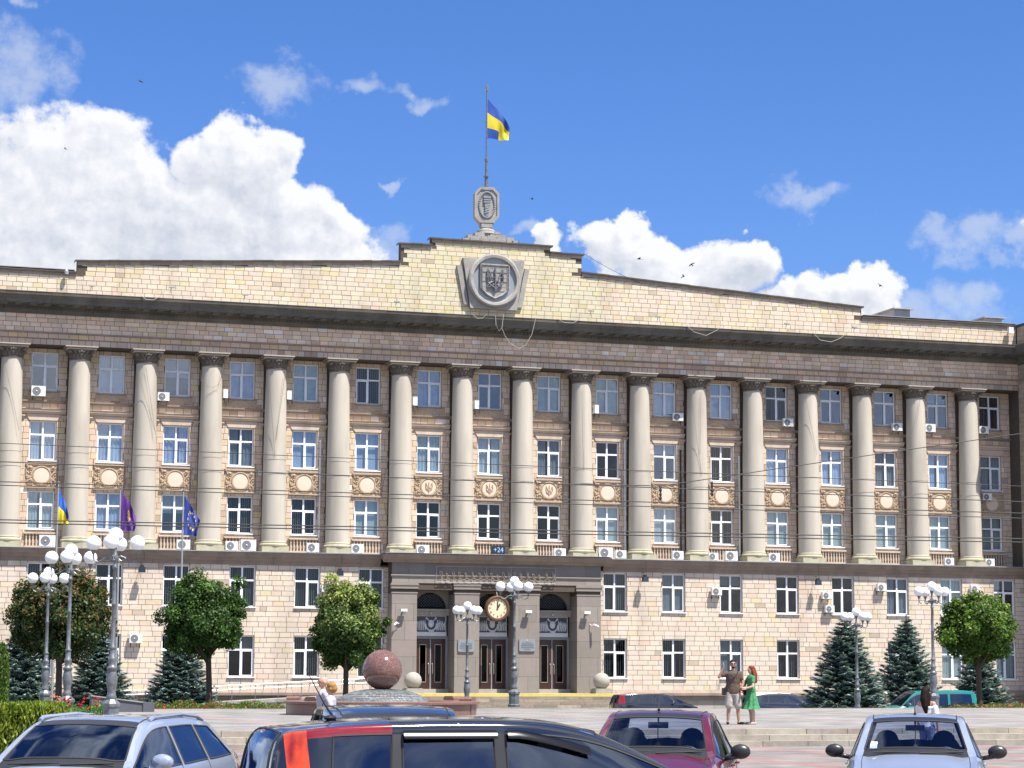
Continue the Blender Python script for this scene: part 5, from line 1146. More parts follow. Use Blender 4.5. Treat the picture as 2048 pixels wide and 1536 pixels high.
def spruce_mesh(seed, H=5.6, R=2.0, trunk=False):
    g = random.Random(seed); Cs = []; As = []; Bs = []; cols = []; tw = MB()
    lv = 0; z = .15
    while z < H-.15:
        t = z/H; rad = R*(1-t)**.74*(1 if t > .08 else .85); nb = max(5, int(17*(1-t)+5)); 
        for k in range(nb):
            a = 2*pi*(k+g.random()*.8)/nb; L = rad*g.uniform(.78, 1.14)+.10; ca, sa = math.cos(a), math.sin(a)
            up = .10+.55*t; n = max(3, int(L/.075)); dz = g.uniform(-.05, .05)
            if L > .5: tw.tube([(0, 0, z+dz), (ca*L*.5, sa*L*.5, z+dz-.12*L+up*L*.3), (ca*L*.97, sa*L*.97, z+dz+up*L*.35-.1*L)], [.02, .014, .005], 3, cap=False)
            for q in range(n):
                s = (q+.5)/n; zz = z+dz-.10*L*math.sin(s*pi)+up*L*.35*s*s-.1*L*s; x0 = ca*L*s; y0 = sa*L*s
                if s < .22 and L > .8: continue
                wd = (.07+.34*L*math.sin(min(1, s*1.05)*pi)**.7*.62)
                for sd in (-1, 1, 0):
                    m_ = 2 if sd == 0 else 3
                    for _ in range(m_):
                        o = sd*wd*g.uniform(.15, 1); px = x0-sa*o+g.uniform(-.04, .04); py = y0+ca*o+g.uniform(-.04, .04); pz = zz-abs(o)*.12+g.uniform(-.05, .04)
                        dx, dy = ca+(-sa)*sd*.9+g.uniform(-.35, .35), sa+ca*sd*.9+g.uniform(-.35, .35); l = math.hypot(dx, dy); dx /= l; dy /= l; ln = g.uniform(.10, .17); dzz = g.uniform(-.25, .5)
                        A = Vector((dx, dy, dzz)).normalized(); B = A.cross(Vector((g.uniform(-.5, .5), g.uniform(-.5, .5), 1))).normalized(); 
                        Cs.append((px, py, pz)); As.append(A*ln); Bs.append(B*.048); tip = s > .72
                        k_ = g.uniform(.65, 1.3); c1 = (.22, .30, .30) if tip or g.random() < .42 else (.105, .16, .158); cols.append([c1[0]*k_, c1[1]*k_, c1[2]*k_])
        z += .17+.05*(1-t); lv += 1
    for q in range(14):
        Cs.append((0, 0, H-.3+.03*q)); A = Vector((g.uniform(-.4, .4), g.uniform(-.4, .4), 1)).normalized(); As.append(A*.1); Bs.append(A.cross(Vector((1, .2, 0))).normalized()*.03); cols.append([.06, .11, .10])
    Cs = np.array(Cs); As = np.array([tuple(a) for a in As]); Bs = np.array([tuple(a) for a in Bs])
    me = quads('branches', Cs, As, Bs, np.array(cols), M['needle'])
    e = MB(); e.tube([(0, 0, 0), (0, 0, H*.6), (0, 0, H-.1)], [.12, .06, .01], 8); b = len(e.v); e.v += tw.v; e.f += [tuple(i+b for i in f) for f in tw.f]; e.c += tw.c
    return me, e.mesh('trunk', M['bark'], True), H, R
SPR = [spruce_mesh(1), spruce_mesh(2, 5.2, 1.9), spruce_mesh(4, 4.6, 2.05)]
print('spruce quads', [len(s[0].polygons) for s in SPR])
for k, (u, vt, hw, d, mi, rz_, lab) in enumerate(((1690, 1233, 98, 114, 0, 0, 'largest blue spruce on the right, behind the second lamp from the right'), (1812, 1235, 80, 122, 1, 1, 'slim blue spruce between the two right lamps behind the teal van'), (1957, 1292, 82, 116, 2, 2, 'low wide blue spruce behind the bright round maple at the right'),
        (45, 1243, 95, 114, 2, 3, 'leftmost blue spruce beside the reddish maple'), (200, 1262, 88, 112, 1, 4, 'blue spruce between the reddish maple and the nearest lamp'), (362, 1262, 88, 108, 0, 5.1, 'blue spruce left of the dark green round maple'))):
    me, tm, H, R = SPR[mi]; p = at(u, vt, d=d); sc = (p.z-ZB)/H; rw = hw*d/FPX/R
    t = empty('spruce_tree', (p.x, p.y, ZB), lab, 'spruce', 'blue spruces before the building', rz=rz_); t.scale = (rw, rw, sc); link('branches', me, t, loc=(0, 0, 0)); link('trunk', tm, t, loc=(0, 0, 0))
# hedge, thuja, beds
def spray_block(name, label, cat, inside, bbox, n, cols, sz, m, origin, seed, vert=1.0, kind=None, stemcore=None):
    g = np.random.default_rng(seed); P = []
    while len(P) < n:
        Q = g.uniform(bbox[0], bbox[1], (n, 3)); P += [q for q in Q if inside(q)]
    P = np.array(P[:n]); A = g.normal(size=(n, 3))*.45+np.array([0, 0, vert]); A /= np.linalg.norm(A, axis=1)[:, None]; B = np.cross(A, g.normal(size=(n, 3))); B /= np.linalg.norm(B, axis=1)[:, None]
    s = g.uniform(.7, 1.3, n)[:, None]; idx = g.integers(0, len(cols), n); col = np.array(cols)[idx]*(g.uniform(.6, 1.35, (n, 1)))
    me = quads(name, P-np.array(origin), A*s*sz, B*s*sz*.38, col, m); o = link(name, me, loc=origin); return tag(o, label, cat, kind=kind)
hx = at(-120, 1400, Y=45).x; hx1 = at(158, 1400, Y=45).x
def inhedge(q):
    x = (q[0]-hx)/(hx1-hx); top = 1.33-.12*max(0, x-.35)/.65-.9*max(0, x-.82)**1.2/.18**.2*1.6; top += .04*math.sin(q[0]*3)
    return q[2] < top and (q[2] > top-.30 or abs(q[1]-44.8) > .95 or x > .9)
root = spray_block('thuja_hedge', 'yellow-green clipped thuja hedge behind the silver estate car', 'hedge', inhedge, ((hx, 43.7, 0), (hx1+.35, 46, 1.55)), 46000, [(.17, .225, .022), (.26, .31, .03), (.09, .14, .018)], .06, M['grass'], (hx1-1, 45, 0), 21)
p = at(-6, 1390, d=78); spray_block('thuja_column', 'narrow dark thuja column cut by the left edge of the photo', 'thuja', lambda q: (q[0]-p.x)**2+(q[1]-p.y)**2 < (.42*(1-((q[2]-1.3)/1.9)**4))**2, ((p.x-.5, p.y-.5, 0), (p.x+.5, p.y+.5, 2.9)), 7000, [(.05, .10, .018), (.08, .14, .02)], .06, M['grass'], (p.x, p.y, .4), 22)
def bed(name, label, x0, x1, y0, y1, z0, h, n, cols, seed, sz=.05):
    return spray_block(name, label, 'flower bed', lambda q: q[2] < z0+h*(.55+.45*math.sin(q[0]*2.3+1)*math.cos(q[1]*3+q[0]*5)), ((x0, y0, z0), (x1, y1, z0+h)), n, cols, sz, M['flower'], ((x0+x1)/2, (y0+y1)/2, z0), seed, vert=.4, kind='stuff')
G1, G2, RD, OR, PK = (.06, .13, .02), (.11, .19, .03), (.42, .02, .02), (.5, .10, .03), (.6, .22, .18)
xa, xb = at(300, 1410, Y=86).x, at(560, 1410, Y=86).x; bed('flower_bed', 'strip of red flowers and weeds along the far kerb left of the fountain', xa, xb, 84.95, 86.4, .42, .38, 5200, [G1, G2, G1, G2, RD, G2], 31)
xa, xb = at(1890, 1410, Y=86).x, at(2060, 1410, Y=86).x; bed('flower_bed', 'strip of orange and red flowers along the far kerb at the right edge', xa, xb, 84.95, 86.6, .42, .26, 3500, [G1, G2, G1, OR, G2, (.3, .2, .05)], 32)
for (ua, ub, yy, h, lab, cs_, sd) in ((78, 215, 66, .62, 'rose bushes with pink and red blooms around the feet of the left lamps', [G1, G2, G1, G2, G2], 33),):
    xa, xb = at(ua, 1410, Y=yy).x, at(ub, 1410, Y=yy).x; bed('rose_bushes', lab, xa, xb, yy-1.2, yy+1.2, .45, h, 6500, cs_, sd)
blooms = MB(); r = random.Random(4)
for k in range(34):
    u = r.choice((r.uniform(100, 122), r.uniform(125, 140), r.uniform(150, 205))); c = PK if u < 123 else RD; p = at(u, r.uniform(1392, 1418), Y=64.6); 
    for q in range(3): blooms.ball((p.x+r.uniform(-.05, .05), 64.6, p.z+r.uniform(-.04, .04)), r.uniform(.02, .035), 5, 4, tone(c, .4, r))
o = blooms.build('rose_blooms', M['flower']); tag(o, 'pink and red rose blooms among the bushes at the left lamps', 'flowers', kind='stuff')
# raised beds' soil and the dark stone wall of the left bed
e = MB(); e.box(at(-200, 1400, Y=64).x, at(215, 1400, Y=64).x, 62.6, 70, .40, .50); struct(e.build('bed_soil', M['soil']))
e = MB(); e.box(-30, at(1215, 1400, Y=88).x-6, 84.9, 93, ZB, .42); struct(e.build('lawn_strip', M['soil'])); e = MB(); e.box(at(1885, 1400, Y=88).x, 120, 84.9, 90, ZB, .42); struct(e.build('lawn', M['soil']))
p = at(243, 1421, Y=80); e = MB(); e.prism([(-1.1, 0), (1.05, 0), (1.05, .30), (.75, .32), (-1.1, .56)], -.3, .3); e.box(.72, 1.12, -.34, .34, 0, .34)
t = empty('stone_planter', (p.x, 80, .45), 'dark granite planter wall with sloping top right of the nearest lamp', 'planter'); e.build('planter_wall', M['panelbg'], t); e = MB(); e.prism([(-1.14, .56), (.75, .32), (.75, .36), (-1.14, .60)], -.34, .34); e.build('planter_cap', M['concrete'], t)

# ------------------------------------------------------------------ granite ball fountain
p = at(764, 1400, d=76); FX2, FY2 = p.x, p.y; ft = empty('ball_fountain', (FX2, FY2, .45), 'large polished red granite ball on a cobbled dome in a round granite basin', 'fountain')
e = MB(); e.ball((0, 0, 1.53), .69, 56, 36); e.build('granite_ball', M['redgranite'], ft, smooth=True)
e = MB(); RD_ = 1.62; nr = 13
for k in range(nr):
    z0 = .30+.57*math.sin(k/nr*pi/2); z1 = .30+.57*math.sin((k+1)/nr*pi/2); r0 = RD_*math.cos(k/nr*pi/2)**.9; r1 = RD_*math.cos((k+1)/nr*pi/2-1e-6)**.9; n = max(6, int(2*pi*r0/.13))
    for q in range(n):
        a0 = 2*pi*(q+.06+(k % 2)*.5)/n; a1 = 2*pi*(q+.94+(k % 2)*.5)/n; c = tone((.17, .185, .19), .28); h = rnd.uniform(.004, .018)
        P = [Vector((r_*math.cos(a)*1.0, r_*math.sin(a), z)) for r_, z, a in ((r0*.995, z0+.008, a0), (r0*.995, z0+.008, a1), (r1*1.01+.003, z1-.006, a1), (r1*1.01+.003, z1-.006, a0))]
        nn = Vector((math.cos((a0+a1)/2), math.sin((a0+a1)/2), 1)).normalized()*h; Q = [v+nn for v in P]; e.poly(Q, c)
        for i in range(4): e.poly([P[i], P[(i+1) % 4], Q[(i+1) % 4], Q[i]], c)
e.build('cobbled_dome', M['cobble'], ft, kind='stuff')
e = MB(); e.lathe([(RD_, .2)]+[(RD_*math.cos(k/nr*pi/2)**.9, .30+.57*math.sin(k/nr*pi/2)) for k in range(nr+1)], n=40); e.build('dome_bed', M['mortar'], ft, smooth=True)
e = MB(); e.lathe([(2.8, -.3), (2.8, .36), (2.72, .38), (2.72, .45), (2.78, .48), (3.32, .48), (3.38, .45), (3.38, .38), (3.28, .35), (3.26, .0), (3.26, -.1)], n=72); e.build('basin_wall', M['redgranite2'], ft, auto=30)
e = MB(); e.lathe([(2.85, .1), (0, .12)], n=40); e.build('basin_floor', M['cobble'], ft)
for a in (-.55, .35, pi-.35, pi+.5):
    e = MB(); e.prism([(-.5, -.02), (.5, -.02), (.5, .55), (.38, .62), (-.38, .62), (-.5, .55)], -.22, .22); e.v = [(x*.6, y, z) for x, y, z in e.v]; b = Matrix.Rotation(a+pi/2, 4, 'Z'); e.v = [tuple(b @ Vector((x, y-0, z))+Vector((3.06*math.cos(a), 3.06*math.sin(a), 0))) for x, y, z in e.v]; e.build('bench_block', M['redgranite2'], ft)
# ------------------------------------------------------------------ overhead wires
def wire(pts, r, lab): e = MB(); e.tube(pts, r, 4); o = e.build('overhead_wire', M['wire']); tag(o, lab, 'wire')
YW = 50
for k, (va, vb, r, lab) in enumerate(((886, 972, .008, 'topmost thin trolley wire crossing the facade'), (923, 1003, .011, 'second trolley wire from the top crossing the facade'), (963, 1026, .011, 'third trolley wire from the top, upper of a close pair'), (970, 1036, .010, 'fourth trolley wire from the top, lower of a close pair'),
        (1039, 1077, .013, 'upper of the two lowest, thickest trolley wires'), (1045, 1084, .013, 'lower of the two lowest, thickest trolley wires'))):
    a = at(-300, va-(vb-va)*.15, Y=YW); b = at(2350, vb+(vb-va)*.15, Y=YW-4); wire(sag(a, b, .015, 24), r, lab)
a = at(1322, 972, Y=60); b = at(2250, 838, Y=60); 
wire([at(1150, 968, Y=60), a], .012, 'short wire joining the hanging insulators from the left'); wire(sag(a, b, -.02, 12), .013, 'single wire rising to the right across the columns')
for (u, v, lab) in ((1321, 986, 'black hanging insulator in front of the eleventh medallion'), (1424, 978, 'black hanging insulator in front of the twelfth medallion')):
    p = at(u, v, Y=60); e = MB(); e.lathe([(.02, .22), (.05, .18), (.03, .14), (.05, .08), (.025, .02), (.045, -.04), (.03, -.1), (.05, -.16), (.02, -.22)], n=8); o = e.build('insulator', M['black'], loc=p); tag(o, lab, 'insulator')
# birds
bm = MB(); bm.ball((0, 0, 0), .10, 6, 4, sc=(2.0, .6, .5))
for s in (-1, 1): bm.poly([(.12, 0, .02), (-.10, 0, .02), (-.22, s*.36, .10), (-.05, s*.24, .08)]); 
bm.poly([(-.15, -.03, 0), (-.38, -.10, 0), (-.30, 0, 0), (-.38, .10, 0), (-.15, .03, 0)])
bme = bm.mesh('bird', M['black'])
for k, (u, v, lab) in enumerate(((282, 163, 'dark swallow high over the left cloud'), (130, 297, 'dark swallow against the left cloud'), (1278, 518, 'swallow right of the roof, leftmost of the trio over the cloud'), (1383, 529, 'swallow right of the roof, rightmost of the trio over the cloud'), (1367, 553, 'swallow right of the roof, lowest of the trio over the cloud'), (1064, 398, 'tiny swallow right of the stone cartouche'), (1760, 572, 'tiny swallow above the right end of the parapet'))):
    p = at(u, v, d=95+7*k); o = link('bird', bme, loc=p); o.rotation_euler = (.5*math.sin(k*2.1)+.5, .3*math.cos(k), k*1.3); o.scale = (.55,)*3; tag(o, lab, 'bird', 'swallows in the sky')
# ------------------------------------------------------------------ people
SK = (.50, .29, .19)
def limb(mb, pts, rs, n=12):
    mb.tube(pts, rs, n)
    for p, r in ((pts[0], rs[0]), (pts[-1], rs[-1])): mb.ball(p, r, n, 8)
    for p, r in zip(pts[1:-1], rs[1:-1]): mb.ball(p, r*1.0, n, 8)
def hand(mb, w, d, up=Vector((0, 0, 1))):
    "five-fingered hand at wrist w pointing along d"
    d = Vector(d).normalized(); w = Vector(w); s = d.cross(up); s = s.normalized() if s.length > .1 else Vector((1, 0, 0)); nrm = s.cross(d).normalized()
    limb(mb, [w, w+d*.05], [.026, .032]); c = w+d*.055
    for k, (o, L) in enumerate(((-.030, .062), (-.010, .075), (.010, .072), (.029, .055))):
        a = c+s*o+d*.02; limb(mb, [a, a+d*L*.55, a+d*L+nrm*.018], [.0105, .0098, .009], 7)
    a = w+s*-.028+d*.015; limb(mb, [a, a+s*-.026+d*.028, a+s*-.030+d*.055], [.012, .0115, .010], 7)
def bodymesh(P, skin=SK, female=False, hairless=True):
    mb = MB(skin); sh = .17 if female else .195; H = P.get('hips', (0, 0))
    k = .9 if female else 1.0
    mb.lathe([(.001, .84), (.15, .87), (.168, .95), (.135 if female else .15, 1.10), (.16*k, 1.28), (.18*k, 1.38), (.12, 1.45), (.06, 1.49), (.001, 1.50)], n=20, squash=.62)
    for s in (-1, 1):
        q = 'L' if s > 0 else 'R'; hip = (s*.09, 0, .90); kn = P.get('knee'+q, (s*.095, -.015, .50)); an = P.get('ankle'+q, (s*.095, .03, .09)); toe = P.get('toe'+q, (an[0]+s*.03, an[1]-.17, .035))
        limb(mb, [hip, kn], [.088, .056]); limb(mb, [kn, (kn[0]*.5+an[0]*.5, kn[1]*.5+an[1]*.5+.02, .33), an], [.056, .055, .036]); limb(mb, [(an[0], an[1]+.03, .05), toe], [.04, .03])
        so_ = (s*sh, 0, 1.40); el_ = P.get('elbow'+q, (s*(sh+.07), .02, 1.12)); wr = P.get('wrist'+q, (s*(sh+.06), -.06, .88)); hd = P.get('hand'+q, Vector(wr)-Vector(el_))
        limb(mb, [so_, el_], [.052, .040]); limb(mb, [el_, wr], [.040, .026]); hand(mb, wr, hd)
    limb(mb, [(0, .01, 1.44), (0, -.005, 1.55)], [.058, .052])
    st0 = len(mb.v)
    mb.ball((0, .005, 1.655), .1, 18, 12, sc=(.80, .98, 1.05)); mb.ball((0, -.03, 1.60), .068, 14, 10, sc=(.88, .95, .95)); mb.ball((0, -.072, 1.565), .026, 10, 7); mb.tube([(0, -.088, 1.665), (0, -.112, 1.625)], [.012, .018], 7); mb.ball((0, -.108, 1.627), .017, 8, 6)
    for s in (-1, 1): mb.ball((s*.083, .01, 1.635), .03, 8, 6, sc=(.45, .7, 1.1)); mb.ball((s*.035, -.088, 1.672), .018, 8, 6, sc=(1, .6, .6))
    mb.ball((0, -.094, 1.592), .020, 8, 6, sc=(1.3, .6, .45))
    if 'turn' in P:
        ca, sa = math.cos(P['turn']), math.sin(P['turn']); mb.v[st0:] = [(x*ca-y*sa, x*sa+y*ca, z) for x, y, z in mb.v[st0:]]
    def colf(x, y, z):
        if 1.583 < z < 1.602 and y < -.085: return (.34, .12, .10)
        return skin
    return remeshed(mb, 'person', M['skin'], .0105, 2, colf)
def headturn(o, P):
    if 'turn' in P: o.rotation_euler.z = P['turn']
def person(loc, rz, H, label, P, female=False, skin=SK):
    me = bodymesh(P, skin, female); o = link('person', me, loc=loc); s = H/1.76; o.scale = (s, s, s); o.rotation_euler.z = rz; tag(o, label, 'person')
    for sx in (-1, 1):
        e = MB((.02, .015, .01)); e.ball((sx*.034, -.103, 1.668), .011, 8, 6); q = e.build('eye', M['skin'], o, loc=(0, 0, 0)); headturn(q, P)
    return o
def wear(o, mb, name, m='cloth', vox=.012, it=3, colf=None): return link(name, remeshed(mb, name, M[m], vox, it, colf), o, loc=(0, 0, 0))
def tee(col, female=False, P={}, sleeve=.55, hem=.86, loose=.02):
    mb = MB(col); sh = .17 if female else .195; k = .9 if female else 1
    mb.lathe([(.001, hem), (.175+loose, hem), (.18+loose, hem+.1), (.16+loose, 1.12), (.178*k+loose, 1.28), (.19*k+loose*.6, 1.39), (.13, 1.465), (.075, 1.50), (.001, 1.49)], n=24, squash=.66)
    for s in (-1, 1):
        q = 'L' if s > 0 else 'R'; a = Vector((s*(sh-.01), 0, 1.40)); b = Vector(P.get('elbow'+q, (s*(sh+.07), .02, 1.12))); limb(mb, [a, a.lerp(b, sleeve)], [.068, .066])
    return mb
def shoe(mb, an, toe): limb(mb, [(an[0], an[1]+.045, .04), toe], [.045, .038])
rdir = lambda u: math.atan2((_F+_R*((u-1024)/FPX)).x, (_F+_R*((u-1024)/FPX)).y)   # bearing of a pixel column
# man in brown, right arm raised
p = at(1467, 1449, z=.45); Z0 = .45
P = dict(elbowR=(-.40, -.06, 1.30), wristR=(-.285, -.10, 1.545), handR=(.1, -.02, .9), elbowL=(.27, -.02, 1.13), wristL=(.20, -.10, .92), handL=(.1, -.3, -.5), ankleL=(.15, .03, .09), kneeL=(.12, -.02, .5), ankleR=(-.15, .03, .09), kneeR=(-.12, -.02, .5), toeL=(.26, -.12, .035), toeR=(-.17, -.15, .035))
man = person((p.x, p.y, Z0), -rdir(1467)+.12, 1.84, 'man in brown t-shirt, pale shorts and sunglasses raising his right arm', P, skin=(.40, .22, .14))
wear(man, tee((.085, .055, .04), P=P, hem=.84, loose=.03), 't_shirt')
mb = MB((.40, .36, .32)); mb.lathe([(.001, .80), (.185, .80), (.18, .95), (.165, 1.0), (.001, 1.0)], n=24, squash=.68)
for s in (-1, 1): limb(mb, [(s*.095, 0, .86), (s*.125, -.015, .52)], [.115, .105])
wear(man, mb, 'shorts')
mb = MB((.012, .010, .009)); mb.ball((0, .02, 1.715), .092, 16, 10, sc=(.93, 1.02, .75)); mb.ball((0, .06, 1.66), .075, 14, 9, sc=(1.0, .8, 1.1)); wear(man, mb, 'hair', 'hair', .010, 2)
mb = MB((.03, .02, .015)); mb.ball((0, -.055, 1.572), .052, 12, 8, sc=(1.0, .85, .8)); wear(man, mb, 'beard', 'hair', .009, 1)
e = MB(); 
for s in (-1, 1): e.ball((s*.036, -.104, 1.668), .028, 10, 6, sc=(1, .35, .75)); e.box(s*.06-.012, s*.06+.012, -.10, .01, 1.670, 1.682)
e.box(-.03, .03, -.115, -.105, 1.672, 1.680); e.build('sunglasses', M['plastic'], man, loc=(0, 0, 0))
e = MB(); e.box(-.31, -.19, -.03, .10, .80, 1.0); e.build('shoulder_bag', M['black'], man, loc=(0, 0, 0)); e = MB(); e.tube([(-.24, -.02, 1.0), (-.12, -.15, 1.15), (.02, -.155, 1.3), (.12, -.11, 1.42), (.12, .0, 1.49), (.02, .15, 1.3), (-.22, .06, 1.0)], .013, 5); e.build('bag_strap', M['black'], man, loc=(0, 0, 0))
mb = MB((.02, .018, .018)); shoe(mb, (-.15, .03), (-.17, -.15, .04)); shoe(mb, (.15, .03), (.26, -.12, .04)); wear(man, mb, 'shoes')
# woman in green dress, seen from behind-left, facing the man
p = at(1503, 1449, z=.45)
P = dict(elbowR=(-.22, -.14, 1.16), wristR=(-.12, -.34, 1.20), handR=(.0, -1, .1), elbowL=(.24, -.05, 1.14), wristL=(.15, -.26, 1.08), handL=(-.2, -1, .1), turn=.0)
wom = person((p.x, p.y, Z0), -rdir(1503)-1.15, 1.68, 'woman in green ruffled dress with long red-brown hair and small dark bag', P, True, skin=(.55, .34, .25))
wear(wom, tee((.045, .215, .085), True, P, .5, .98, .008), 'dress_top')
e = MB((.045, .215, .085)); PP = []
for i in range(15):
    t = i/14; z = 1.06-.60*t; r = .148+.15*t+(.035 if t > .8 else 0)*((t-.8)/.2 if t > .8 else 0); PP.append([((r+(.014+.02*t)*t*math.sin(9*a+2*t)+(.014*math.sin(23*a) if t > .8 else 0))*math.cos(a), .80*(r+(.014+.02*t)*t*math.sin(9*a+2*t))*math.sin(a), z) for a in [2*pi*k/72 for k in range(72)]])
e.grid(PP, closed_u=True); e.build('dress_skirt', M['cloth'], wom, smooth=True, loc=(0, 0, 0))
mb = MB((.17, .045, .02)); mb.ball((0, .02, 1.69), .105, 16, 10, sc=(.95, 1.0, .85)); limb(mb, [(0, .06, 1.66), (.01, .10, 1.5), (.02, .13, 1.30)], [.088, .10, .065]); limb(mb, [(.07, .03, 1.62), (.10, .05, 1.42)], [.05, .045]); limb(mb, [(-.07, .03, 1.62), (-.10, .05, 1.42)], [.05, .045]); wear(wom, mb, 'hair', 'hair', .011, 2)
e = MB(); e.box(-.30, -.20, -.18, .04, .88, 1.04); e.build('handbag', M['black'], wom, loc=(0, 0, 0)); e = MB(); e.tube([(-.24, -.06, 1.04), (-.10, -.14, 1.25), (.10, -.06, 1.44), (.12, .07, 1.40), (-.05, .15, 1.2), (-.22, .04, 1.04)], .010, 5); e.build('bag_strap', M['black'], wom, loc=(0, 0, 0))
mb = MB((.55, .40, .33)); shoe(mb, (-.095, .03), (-.125, -.14, .035)); shoe(mb, (.095, .03), (.125, -.14, .035)); wear(wom, mb, 'sandals')
# the two walking at the left
p = at(652, 1400, d=47.0); 
P = dict(ankleL=(.10, -.22, .10), kneeL=(.10, -.16, .52), ankleR=(-.10, .25, .12), kneeR=(-.10, .06, .50), elbowL=(.27, .10, 1.14), wristL=(.27, -.02, .92))
m2 = person((p.x+.05, p.y+.5, 0), -rdir(652)-1.35, 1.82, 'bald man in white shirt walking left behind the blonde woman', P, skin=(.50, .27, .19))
wear(m2, tee((.40, .40, .43), P=P, hem=.80, loose=.035), 'shirt'); mb = MB((.32, .33, .36)); mb.lathe([(.001, .80), (.17, .82), (.165, 1.0), (.001, 1.0)], n=20, squash=.7)
for q, s in (('L', 1), ('R', -1)): limb(mb, [(s*.09, 0, .88), P['knee'+q], P['ankle'+q]], [.10, .075, .06])
wear(m2, mb, 'trousers'); mb = MB((.05, .04, .04)); shoe(mb, P['ankleL'], (.12, -.40, .04)); shoe(mb, P['ankleR'], (-.12, .08, .05)); wear(m2, mb, 'shoes')
p = at(661, 1400, d=45.6)
P = dict(ankleL=(.09, -.18, .10), kneeL=(.09, -.13, .52), ankleR=(-.09, .22, .12), kneeR=(-.09, .05, .50), elbowL=(.27, .14, 1.15), wristL=(.17, .06, .93), handL=(-.4, -.5, -.5))
w2 = person((p.x, p.y, 0), -rdir(661)-1.85, 1.70, 'woman with short blonde hair, pale top and shoulder bag walking left', P, True, skin=(.50, .28, .19))
wear(w2, tee((.36, .35, .40), True, P, .5, .84, .02), 'top'); mb = MB((.28, .32, .40)); mb.lathe([(.001, .80), (.16, .82), (.155, 1.0), (.001, 1.0)], n=20, squash=.7)
for q, s in (('L', 1), ('R', -1)): limb(mb, [(s*.09, 0, .88), P['knee'+q], P['ankle'+q]], [.095, .07, .055])
wear(w2, mb, 'trousers'); mb = MB((.30, .16, .055)); mb.ball((0, .025, 1.69), .108, 16, 10, sc=(.95, 1.0, .85)); mb.ball((0, .06, 1.63), .09, 14, 9); mb.ball((.07, .02, 1.62), .045, 10, 7); mb.ball((-.07, .02, 1.62), .045, 10, 7); wear(w2, mb, 'hair', 'hair', .011, 2)
e = MB(); e.box(.17, .26, -.14, .12, .90, 1.12); e.build('handbag', M['black'], w2, loc=(0, 0, 0)); e = MB(); e.tube([(.22, -.08, 1.1), (.17, -.13, 1.3), (.13, 0, 1.47), (.19, .10, 1.3), (.22, .09, 1.1)], .012, 5); e.build('bag_strap', M['black'], w2, loc=(0, 0, 0))
mb = MB((.6, .58, .55)); shoe(mb, P['ankleL'], (.11, -.36, .04)); shoe(mb, P['ankleR'], (-.11, .05, .05)); wear(w2, mb, 'shoes')
# woman in white with long dark hair, back to the camera
p = at(1853, 1400, d=45.5)
P = dict()
w3 = person((p.x, p.y, 0), -rdir(1853)+pi-.5, 1.66, 'woman with long dark hair and white top seen from behind', P, True, skin=(.50, .27, .19))
mb = MB((.72, .71, .74)); mb.lathe([(.001, .88), (.17, .88), (.16, 1.1), (.175, 1.28), (.185, 1.34), (.001, 1.35)], n=24, squash=.7)
for s in (-1, 1): limb(mb, [(s*.20, .0, 1.31), (s*.235, .01, 1.2)], [.072, .07])
wear(w3, mb, 'top'); mb = MB((.10, .12, .2)); mb.lathe([(.001, .80), (.17, .82), (.16, 1.0), (.001, 1.0)], n=20, squash=.7)
for s in (-1, 1): limb(mb, [(s*.09, 0, .88), (s*.095, -.01, .5), (s*.095, .03, .12)], [.10, .07, .055])
wear(w3, mb, 'trousers'); mb = MB((.012, .007, .005)); mb.ball((0, .02, 1.69), .105, 16, 10, sc=(.95, 1, .85)); limb(mb, [(0, .06, 1.66), (.0, .10, 1.5), (-.03, .12, 1.34), (-.05, .12, 1.22)], [.09, .095, .075, .04]); limb(mb, [(-.07, .03, 1.6), (-.09, .06, 1.38)], [.05, .04]); wear(w3, mb, 'hair', 'hair', .011, 2)
mb = MB((.6, .58, .55)); shoe(mb, (-.095, .03), (-.125, -.14, .035)); shoe(mb, (.095, .03), (.125, -.14, .035)); wear(w3, mb, 'shoes')
# person in a pale cap by the van
p = at(1771, 1385, d=118)
w4 = person((p.x, p.y, ZB+.05), 0.2, 1.72, 'distant person in a pale cap and dark shirt at the nose of the teal van', {}, skin=SK)
wear(w4, tee((.05, .035, .03)), 'shirt'); mb = MB((.55, .48, .35)); mb.ball((0, 0, 1.70), .11, 12, 8, sc=(1, 1, .75)); mb.ball((0, -.09, 1.68), .06, 10, 6, sc=(1.1, 1, .3)); wear(w4, mb, 'cap'); mb = MB((.06, .06, .08))
for s in (-1, 1): limb(mb, [(s*.09, 0, .9), (s*.095, -.01, .5), (s*.095, .03, .12)], [.105, .07, .055])
wear(w4, mb, 'trousers')

